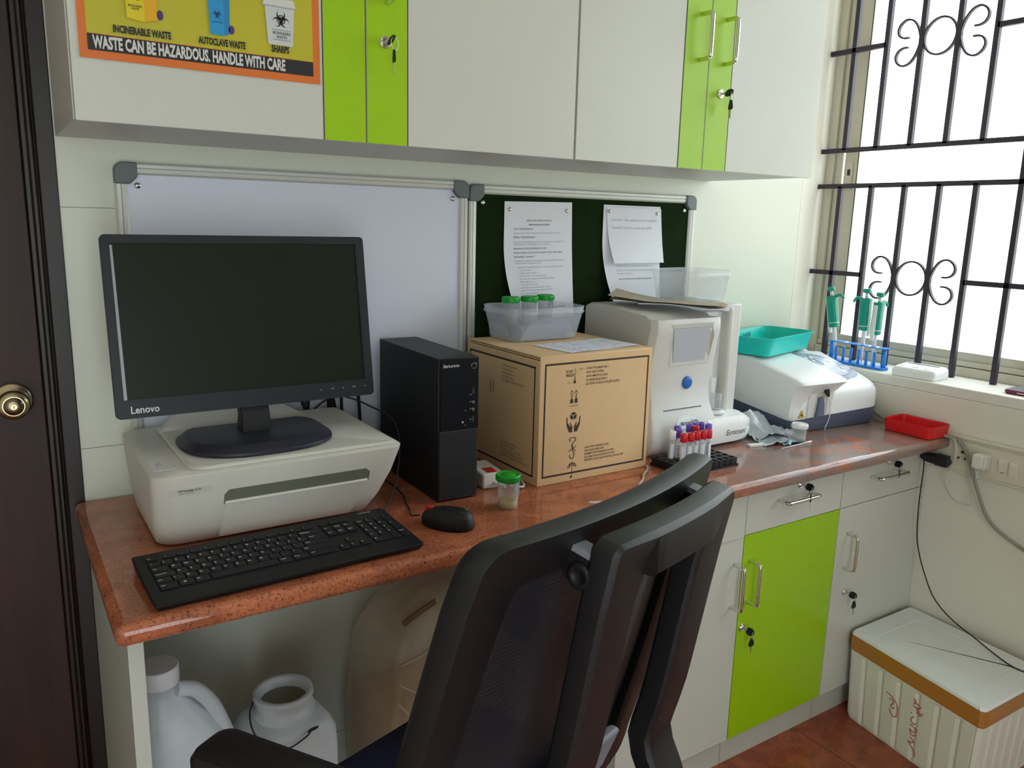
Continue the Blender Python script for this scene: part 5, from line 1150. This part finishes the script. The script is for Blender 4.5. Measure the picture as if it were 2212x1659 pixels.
# ---------------- styrofoam box ----------------
t = thing('styrofoam_box', 'white styrofoam box sealed with brown tape, on the floor in the corner', 'box', (0, 0, 0))
TL, TR, FR, FL = (1.824, -.533), (2.120, -.535), (2.078, -.945), (1.757, -.938)
def quad_pts(k, ridges=0, amp=.004, nr=7):
    P = [Vector(p) for p in (FL, FR, TR, TL)]; c = sum(P, Vector((0, 0)))/4; P = [c+(p-c)*k for p in P]; out = []
    for i in range(4):
        a, b2 = P[i], P[(i+1) % 4]; d = b2-a; n = Vector((d.y, -d.x)).normalized(); L_ = d.length; N_ = 42
        for j in range(N_):
            s = j/N_; e = 0
            if ridges:
                f_ = (s*nr+.5) % 1; e = -amp if (abs(f_-.5) < .16 and .05 < s < .95) else 0
            rad = .018; ss = s*L_; cr = 0
            if ss < rad: cr = rad-math.sqrt(max(0, rad*rad-(rad-ss)**2))
            if L_-ss < rad: cr = rad-math.sqrt(max(0, rad*rad-(rad-(L_-ss))**2))
            out.append(a+d*s+n*(e-cr*.6))
    return out
b = MB().m(STY); b.loft([ring3(quad_pts(.925), FZ+.0005), ring3(quad_pts(.945, 1), FZ+.012), ring3(quad_pts(.985, 1), -.602), ring3(quad_pts(.988), -.594), ring3(quad_pts(.99), -.586)]); b.obj('box_body', t)
b = MB().m(STYT); b.loft([ring3(quad_pts(.985), -.5855), ring3(quad_pts(.995), -.578), ring3(quad_pts(.995), -.545), ring3(quad_pts(.975), -.539), ring3(quad_pts(.7), -.5385), ring3(quad_pts(.69), -.5395)]); b.obj('lid', t)
b = MB().m(TAPE); b.loft([ring3(quad_pts(.994), -.590), ring3(quad_pts(1.0), -.586), ring3(quad_pts(1.001), -.566), ring3(quad_pts(1.0), -.5455)], False, False); b.obj('tape_band', t)
b = MB().m(INKR)
# handwriting on the left side, running downwards
A_, B_ = Vector(FL), Vector(TL)
def side(u, z): 
    k = .945+(z-FZ)/.2*.04; c = (Vector(FL)+Vector(FR)+Vector(TR)+Vector(TL))/4
    p = A_.lerp(B_, u); p = c+(p-c)*(k+.006); return (p.x, p.y, z)
def pen(pts, r=.0010): b.tube([side(u, z) for u, z in pts], r, 5, 4)
pen([(.455, -.618), (.44, -.622), (.45, -.632), (.425, -.628), (.40, -.634), (.43, -.640), (.455, -.638)]); pen([(.43, -.640), (.40, -.650), (.38, -.645)]); pen([(.43, -.650), (.40, -.656), (.385, -.652)]); pen([(.46, -.660), (.465, -.662)]); pen([(.44, -.668), (.46, -.680), (.44, -.690), (.42, -.684)])
pen([(.46, -.695), (.41, -.700), (.43, -.712), (.46, -.708), (.44, -.722), (.41, -.716)]); pen([(.45, -.730), (.42, -.736), (.44, -.745), (.46, -.742), (.44, -.752), (.41, -.762), (.40, -.775)])
pen([(.66, -.648), (.60, -.655), (.565, -.675), (.57, -.70), (.60, -.705), (.63, -.690)]); pen([(.635, -.662), (.61, -.660), (.60, -.668), (.62, -.680), (.60, -.684), (.59, -.678)])
b.obj('handwriting', t)
# ---------------- jugs and container under the worktop ----------------
def jug_shell(name, rings, t, m=CLEARB): 
    b = MB().m(m); b.loft(rings, smooth=True); o = b.obj(name, t); return o
t = thing('plastic_jug', 'tall milky plastic canister with wire handle standing under the worktop', 'canister', (.300, -.278, FZ+.0005), .14)
jug_shell('body', [ring3(rrect(-a, a, -c, c, r, 6), z) for a, c, r, z in ((.074, .068, .02, 0), (.083, .078, .022, .012), (.085, .080, .024, .31), (.084, .079, .028, .352), (.076, .073, .032, .374), (.066, .064, .035, .380))]+[[(.058*math.cos(a), .058*math.sin(a), .386) for a in [2*PI*k/28-PI/2+.0 for k in range(28)]]], t)
b = MB().m(CLEARB); b.lathe([(.054, .380), (.060, .390), (.061, .398), (.054, .402), (.055, .420), (.059, .425), (.058, .434), (.049, .434), (.047, .43), (.046, .405)], n=36, cap0=False); b.obj('neck_ring', t)
b = MB().m(mat('jug_mouth_dark', (.24, .23, .17), .8)); b.lathe([(.046, .412), (.0461, .4125)], n=24); b.obj('mouth', t)
b = MB().m(IRON); b.tube([(.030, -.074, .372), (.018, -.080, .376), (.005, -.083, .370), (-.035, -.088, .366), (-.072, -.078, .382), (-.085, -.050, .402), (-.075, -.01, .415), (-.055, .02, .418), (-.04, .05, .405)], .0016, 6, 6); b.tube([(.030, -.074, .372), (.034, -.078, .378), (.020, -.081, .381), (.010, -.082, .378)], .0016, 6, 5); b.obj('wire_handle', t)
b = MB().m(mat('dark_marker_smear', (.10, .10, .13), .6)); b.poly([(-.0805, -.060, .33), (-.0805, -.050, .325), (-.0812, .0, .21), (-.0812, -.012, .205)]); b.poly([(-.0805, -.02, .30), (-.0805, -.012, .30), (-.0812, .01, .25), (-.0812, .0, .24)]); b.poly([(-.074, -.0785, .335), (-.070, -.0785, .335), (-.046, -.0785, .238), (-.052, -.0785, .236)]); b.poly([(-.074, -.0785, .29), (-.070, -.0785, .29), (-.062, -.0785, .24), (-.070, -.0785, .24)]); b.obj('dark_smears', t, flip=False)
t = thing('plastic_jug', 'white plastic jug with moulded handle, half hidden by the end panel', 'jug', (.112, -.285, FZ+.0005), -.04)
rr2 = lambda a, c, r, z, dx=0: [(p+dx, q, z) for p, q in rrect(-a, a, -c, c, r, 6)]
jug_shell('body', [rr2(.072, .065, .025, 0), rr2(.080, .072, .028, .012), rr2(.082, .073, .03, .34), rr2(.080, .070, .035, .40, -.005), rr2(.060, .055, .040, .455, -.020), rr2(.040, .038, .036, .50, -.036), rr2(.032, .032, .0315, .525, -.040)], t)
b = MB().m(CLEARB); b.tube([(-.012, -.02, .515), (.018, -.02, .505), (.045, -.022, .470), (.062, -.024, .425), (.074, -.026, .38), (.070, -.028, .35)], .014, 12, 5); b.obj('handle', t)
b = MB().m(PWH); b.lathe([(.035, .525), (.036, .527), (.036, .556), (.034, .560)], (-.040, 0, 0), 30); b.obj('cap', t)
t = thing('bag_container', 'crumpled translucent container with orange liquid behind the chair, under the worktop', 'container', (.688, -.200, FZ+.0005), .04)
rb = random.Random(5)
def blob(a, c, r, z, amp=.009):
    return [(p+rb.uniform(-amp, amp), q+rb.uniform(-amp, amp), z+rb.uniform(-amp, amp)*.5) for p, q in rrect(-a, a, -c, c, r, 6)]
b = MB().m(BAGP); b.loft([blob(.165, .11, .03, .002, 0), blob(.182, .130, .035, .05), blob(.186, .135, .035, .20), blob(.184, .132, .04, .34), blob(.176, .122, .05, .44), blob(.150, .10, .06, .505), blob(.10, .07, .05, .545), blob(.04, .04, .025, .560, .002)], smooth=True); b.obj('bag', t, subsurf=1)
b = MB().m(ORG); b.loft([blob(.160, .105, .03, .006, 0), blob(.174, .122, .035, .05, .002), blob(.174, .122, .035, .275, .002)], smooth=True); b.obj('liquid', t)
b = MB().m(mat('old_brown_tape', (.16, .10, .045), .6)); b.bar([(-.135, -.088, .512), (-.10, -.088, .528), (-.05, -.080, .540)], .003, .013, (0, 1, 0)); b.obj('tape_strip', t)
b = MB().m(BAGP)
for P in ([(-.17, -.136, .36), (-.10, -.141, .26), (-.02, -.141, .10)], [(-.165, -.132, .40), (-.06, -.140, .32), (.06, -.140, .22)], [(-.022, -.128, .46), (-.06, -.138, .36), (-.04, -.140, .26)], [(-.16, -.125, .44), (-.10, -.122, .45), (-.04, -.118, .475)]) or ([(-.14, -.12, .30), (-.08, -.124, .22), (-.02, -.124, .08)], [(-.14, -.12, .33), (-.05, -.126, .26), (.03, -.124, .18), (.09, -.12, .17)], [(-.145, -.115, .27), (-.12, -.122, .18), (-.10, -.122, .06)], [(.045, -.12, .38), (.02, -.124, .30), (.03, -.124, .22)], [(-.13, -.118, .345), (-.06, -.124, .35), (.01, -.122, .385)]): b.tube(P, lambda u: .0022-.0012*u, 6, 6)
b.obj('folds', t)
b = MB().m(PWH); b.T = Matrix.Translation((-.022, -.105, .490)) @ Matrix.Rotation(PI/2-.5, 4, 'X'); b.lathe([(.030, 0), (.030, .004), (.022, .006), (.020, .016), (.012, .018), (.010, .024)], n=28); b.obj('spout_cap', t)
b = MB().m(GAP); b.T = Matrix.Translation((-.022, -.105, .490)) @ Matrix.Rotation(PI/2-.5, 4, 'X'); b.cyl((0, 0, .024), (0, 0, .026), .004); b.obj('valve', t)
# scrap on the floor
b = MB().m(PAPER); b.prism([(0, 0), (.010, .004), (.014, .030), (.002, .034), (-.006, .026)], 0, .0006); o = b.obj('paper_scrap'); o.location = (1.30, -.60, FZ+ZC+.0006); tag(o, 'tiny white paper scrap on the red floor by the plinth', 'scrap')
# ---------------- office chair ----------------
t = thing('office_chair', 'black mesh-backed office chair with navy seat pulled up to the worktop', 'chair', (.4885, -1.028, FZ), 0.2900)
WT = 1.05       # top of the backrest above the floor
def bow(u): return -.030*(1-min(1, abs(u)/.25)**2)
def tiltv(w): # w above floor
    d = WT-w; return .25*d-.10*max(0, d-.42)**1.2
def A(u, w, dv=0): return (u, bow(u)+tiltv(w)+dv, w)
def halfw(w, inner=False):
    d = WT-w; h = .250+.10*min(d, .28)-.16*max(0, d-.36)
    return h
def outlineA(inset_, wt, wb, r):
    pts = []
    n = 14
    # top edge, from +u to -u
    ht = halfw(wt)-inset_
    for k in range(7): a = math.radians(0+90*k/6); pts.append((ht-r+r*math.cos(a)*1.0, wt-r+r*math.sin(a)))
    for k in range(1, 14): pts.append((ht-r-(2*(ht-r))*k/14, wt))
    for k in range(7): a = math.radians(90+90*k/6); pts.append((-(ht-r)+r*math.cos(a), wt-r+r*math.sin(a)))
    for k in range(1, 12): w_ = wt-r-(wt-r-wb-r)*k/12; pts.append((-(halfw(w_)-inset_), w_))
    hb = halfw(wb)-inset_
    for k in range(7): a = math.radians(180+90*k/6); pts.append((-(hb-r)+r*math.cos(a), wb+r+r*math.sin(a)))
    for k in range(1, 14): pts.append((-(hb-r)+(2*(hb-r))*k/14, wb))
    for k in range(7): a = math.radians(270+90*k/6); pts.append(((hb-r)+r*math.cos(a), wb+r+r*math.sin(a)))
    for k in range(1, 12): w_ = wb+r+(wt-r-wb-r)*k/12; pts.append((halfw(w_)-inset_, w_))
    return pts
O1 = outlineA(0, WT, .52, .035); O2 = outlineA(.004, WT-.004, .524, .033); I1 = outlineA(.064, WT-.060, .57, .022); I2 = outlineA(.058, WT-.054, .564, .024)
b = MB().m(CHB)
seqA = [(O2, .022), (O1, .014), (O1, -.006), (O2, -.014), (I2, -.011), (I1, -.006), (I1, .016), (I2, .021), (O2, .022)]
b.loft([[A(u, w_, dv) for u, w_ in P] for P, dv in seqA], False, False, smooth=True); o = b.obj('back_frame', t); o.data.set_sharp_from_angle(angle=math.radians(55))
# mesh
mm, nt, bs = newmat('chair_mesh_fabric'); Lk = nt.links.new
tc = N(nt, 'ShaderNodeTexCoord'); sp = N(nt, 'ShaderNodeSeparateXYZ'); Lk(tc.outputs['Object'], sp.inputs[0])
def wave(sock, freq, thr):
    m1 = N(nt, 'ShaderNodeMath', operation='MULTIPLY'); m1.inputs[1].default_value = freq; Lk(sock, m1.inputs[0])
    m2 = N(nt, 'ShaderNodeMath', operation='FRACT'); Lk(m1.outputs[0], m2.inputs[0]); m3 = N(nt, 'ShaderNodeMath', operation='GREATER_THAN'); m3.inputs[1].default_value = thr; Lk(m2.outputs[0], m3.inputs[0]); return m3.outputs[0]
hx = wave(sp.outputs[0], 330, .42); hz = wave(sp.outputs[2], 165, .52)
mul = N(nt, 'ShaderNodeMath', operation='MULTIPLY'); Lk(hx, mul.inputs[0]); Lk(hz, mul.inputs[1])
bs.inputs['Base Color'].default_value = (.012, .014, .020, 1); bs.inputs['Roughness'].default_value = .45; bs.inputs['Specular IOR Level'].default_value = .6
tr = N(nt, 'ShaderNodeBsdfTransparent'); ms = N(nt, 'ShaderNodeMixShader'); 
ml = N(nt, 'ShaderNodeMath', operation='MULTIPLY'); ml.inputs[1].default_value = .14; Lk(mul.outputs[0], ml.inputs[0])
Lk(ml.outputs[0], ms.inputs[0]); Lk(bs.outputs[0], ms.inputs[1]); Lk(tr.outputs[0], ms.inputs[2]); Lk(ms.outputs[0], nt.nodes['Material Output'].inputs[0])
bpn = N(nt, 'ShaderNodeBump'); bpn.inputs['Strength'].default_value = .5; bpn.inputs['Distance'].default_value = .002; Lk(hz, bpn.inputs['Height']); Lk(bpn.outputs[0], bs.inputs['Normal'])
b = MB().m(mm)
def meshpt(s, q):
    w_ = .548+(WT-.035-.548)*q; h = halfw(w_)-.055; return Vector(A(-h+2*h*s, w_, .006))
b.grid(meshpt, 24, 40); b.obj('back_mesh', t)
# rear support hoop
def Bv(w_):   # depth of the rear hoop
    P = [(.34, .20), (.37, .09), (.42, .0), (.48, -.045), (.54, -.050), (.60, -.030), (.637, -.010), (.667, -.003), (.70, -.010), (.735, -.020), (.785, -.029), (.877, -.044), (.95, -.056), (1.035, -.071)]
    if w_ <= P[0][0]: return P[0][1]
    for (a, p), (c, q) in zip(P, P[1:]):
        if w_ <= c: u = (w_-a)/(c-a); return p+(q-p)*u
    return P[-1][1]
def sweep(b, path, wd, dp, chamf=.006):
    """rounded bar through path [(u,v,w)], wd across (in the u/w plane), dp in depth"""
    P = [Vector(p) for p in path]; rings = []
    for i, p in enumerate(P):
        d = (P[min(i+1, len(P)-1)]-P[max(i-1, 0)]).normalized(); fw = Vector((0, 1, 0)); sd = d.cross(fw).normalized(); f2 = sd.cross(d).normalized()
        w2 = (wd(i/(len(P)-1)) if callable(wd) else wd)/2; d2 = dp/2; c = chamf
        rings.append([p+sd*a+f2*e for a, e in ((-w2+c, -d2), (w2-c, -d2), (w2, -d2+c), (w2, d2-c), (w2-c, d2), (-w2+c, d2), (-w2, d2-c), (-w2, -d2+c))])
    b.loft(rings, True, True); return b
b = MB().m(CHB)
U0 = .015; HO = .142; LV = [.345, .37, .40, .43, .46, .49, .52, .55, .58, .61, .64, .667, .69, .72, .75, .785, .83, .877, .92, .955]
def hoop_ring(pts, dp=.036, c=.006):   # closed section around a centre line given as (u_out, u_in, w, v)
    return pts
secs = []
def leg_sec(s, w_, sk=0):
    v = Bv(w_); dv = (Bv(w_+.01)-Bv(w_-.01))/.02; n = Vector((0, 1, -dv)).normalized()
    uo, ui = HO, HO-.070
    o_, i_ = Vector((U0+s*uo, v, w_)), Vector((U0+s*ui, v, w_)); x = Vector((s, 0, 0)); c = .006; h = .018
    return [i_-n*h+x*c, o_-n*h-x*c, o_-n*(h-c), o_+n*(h-c), o_+n*h-x*c, i_+n*h+x*c, i_+n*(h-c), i_-n*(h-c)]
def top_sec(u, wt, wb, v):
    c = .006; h = .018; n = Vector((0, 1, .12)).normalized(); bo = -.010*(1-(u/HO)**2)
    o_, i_ = Vector((U0+u, v+bo, wt)), Vector((U0+u, v+bo, wb)); z = Vector((0, 0, 1))
    return [i_-n*h+z*c, o_-n*h-z*c, o_-n*(h-c), o_+n*(h-c), o_+n*h-z*c, i_+n*h+z*c, i_+n*(h-c), i_-n*(h-c)]
TW0, TB0 = 1.041, .986
secs = [leg_sec(-1, w_) for w_ in LV]
def corner(s):
    out = []
    for k in range(1, 6):     # turn the outer and inner edges round the corner
        a = math.radians(90*k/6); r = .016
        uo, wo = HO-r+r*math.cos(a), TW0-r+r*math.sin(a); ui, wi = HO-.070, TB0-.006*(1-math.sin(a))
        v = Bv(1.0); c = .006; h = .018; n = Vector((0, 1, .12)).normalized()
        o_, i_ = Vector((U0+s*uo, v+(wo-1.0)*-.2, wo)), Vector((U0+s*ui, v, wi)); d = (o_-i_).normalized()
        out.append([i_-n*h+d*c, o_-n*h-d*c, o_-n*(h-c), o_+n*(h-c), o_+n*h-d*c, i_+n*h+d*c, i_+n*(h-c), i_-n*(h-c)])
    return out
secs += corner(-1)
secs += [top_sec(-.07+.14*k/8, TW0, TB0, Bv(1.0)-.006) for k in range(9)]
secs += corner(1)[::-1]
secs += [leg_sec(1, w_) for w_ in LV[::-1]]
b.loft(secs); o = b.obj('rear_support', t, bevel=.0015)
for s, bu in ((-1, -.112), (1, .152)):
    b = MB().m(CHG); b.loft([[(bu-.011, -.066, 1.010), (bu+.011, -.066, 1.010), (bu+.011, -.066, 1.018), (bu-.011, -.066, 1.018)], [(bu-.011, -.016, 1.020), (bu+.011, -.016, 1.020), (bu+.011, -.016, 1.028), (bu-.011, -.016, 1.028)]])
    b.m(CHB); b.loft([[(bu-.010, -.066, .965), (bu+.010, -.066, .965), (bu+.010, -.066, 1.010), (bu-.010, -.066, 1.010)], [(bu-.010, -.016, .985), (bu+.010, -.016, .985), (bu+.010, -.016, 1.020), (bu-.010, -.016, 1.020)]]); b.obj('bracket', t, bevel=.0008)
    b = MB().m(CHB); b.T = Matrix.Translation((bu-.010, -.040, .992)) @ Matrix.Rotation(-PI/2, 4, 'Y'); b.lathe([(.016, -.006), (.016, .003), (.0135, .005), (.008, .005), (.007, .003), (.001, .003)], n=28); b.obj('bolt_cap', t)
b = MB().m(CHG); b.loft([[(-.13, .075, .56), (.13, .075, .56), (.13, .095, .56), (-.13, .095, .56)], [(-.13, .045, .64), (.13, .045, .64), (.13, .065, .64), (-.13, .065, .64)]]); b.obj('lumbar_bar', t, bevel=.008, seg=3)
b = MB().m(SEAT)
def seat_ring(i, z, dz=0): 
    out = []
    for p, q in rrect(-.245+i, .245-i, .055+i, .515-i, (.07, .09, .09, .07), 8):
        out.append((p, q, z+dz-.022*max(0, (q-.42)/.09)**2+.008*(abs(p)/.245)**3))
    return out
b.loft([seat_ring(.02, .405), seat_ring(.004, .415), seat_ring(0, .435), seat_ring(.006, .455), seat_ring(.025, .466), seat_ring(.08, .470), seat_ring(.15, .469), seat_ring(.21, .468)], smooth=True); o = b.obj('seat', t); o.data.set_sharp_from_angle(angle=math.radians(60))
b = MB().m(CHB); b.prism(rrect(-.21, .21, .09, .47, .06, 6), .385, .406); b.box(-.09, .09, .16, .40, .345, .386); b.obj('seat_base', t, bevel=.006)
b = MB().m(CHB)
for s in (-1, 1): sweep(b, [(s*.116, .18, .345), (s*.110, .20, .350), (s*.09, .24, .355), (s*.06, .27, .36)], .05, .03)
b.obj('support_root', t)
for s in (-1, 1):
    b = MB().m(CHB)
    C0 = (s*.292, .435); 
    pts = []
    def padring(i, z):
        out = []
        for p, q in rrect(-.040+i, .040-i, -.13+i, .13-i, (.022, .022, .022, .022), 6):
            a = -s*.28; x = p*math.cos(a)-q*math.sin(a); y = p*math.sin(a)+q*math.cos(a); out.append((s*.270+x, .318+y, z))
        return out
    b.loft([padring(.008, .626), padring(.0, .631), padring(0, .652), padring(.004, .660), padring(.014, .663)], smooth=True); o = b.obj('armrest_pad', t); o.data.set_sharp_from_angle(angle=math.radians(40))
    b = MB().m(CHB); sweep(b, [(s*.272, .30, .626), (s*.275, .30, .56), (s*.28, .30, .46), (s*.262, .30, .405), (s*.20, .30, .385)], .055, .03); b.obj('armrest_post', t, bevel=.002)
b = MB().m(STEEL); b.cyl((0, .28, .10), (0, .28, .345), .014, n=20); b.m(CHB); b.cyl((0, .28, .13), (0, .28, .25), .025, n=24); b.obj('gas_column', t)
b = MB().m(CHB); b.lathe([(.045, .075), (.045, .125), (.03, .135)], (0, .28, 0), 28); b.obj('hub', t)
for k in range(5):
    a = 2*PI*k/5+.3; c, s = math.cos(a), math.sin(a)
    b = MB().m(CHB); b.loft([[(r*c+s*w_, .28+r*s-c*w_, z) for w_, z in ((-h, z0), (h, z0), (h, z1), (-h, z1))] for r, h, z0, z1 in ((.03, .024, .078, .118), (.18, .018, .068, .098), (.30, .014, .062, .082))]); b.obj('leg', t, bevel=.004)
    b = MB().m(CHB); x, y = .29*c, .28+.29*s
    for q in (-.012, .012): b.cyl((x-s*q-s*.006*(1 if q > 0 else -1), y+c*q+c*.006*(1 if q > 0 else -1), .0275), (x-s*q+s*.006*(1 if q > 0 else -1), y+c*q-c*.006*(1 if q > 0 else -1), .0275), .027, n=20)
    b.cyl((x, y, .03), (x, y, .065), .007, n=10); b.obj('caster', t)
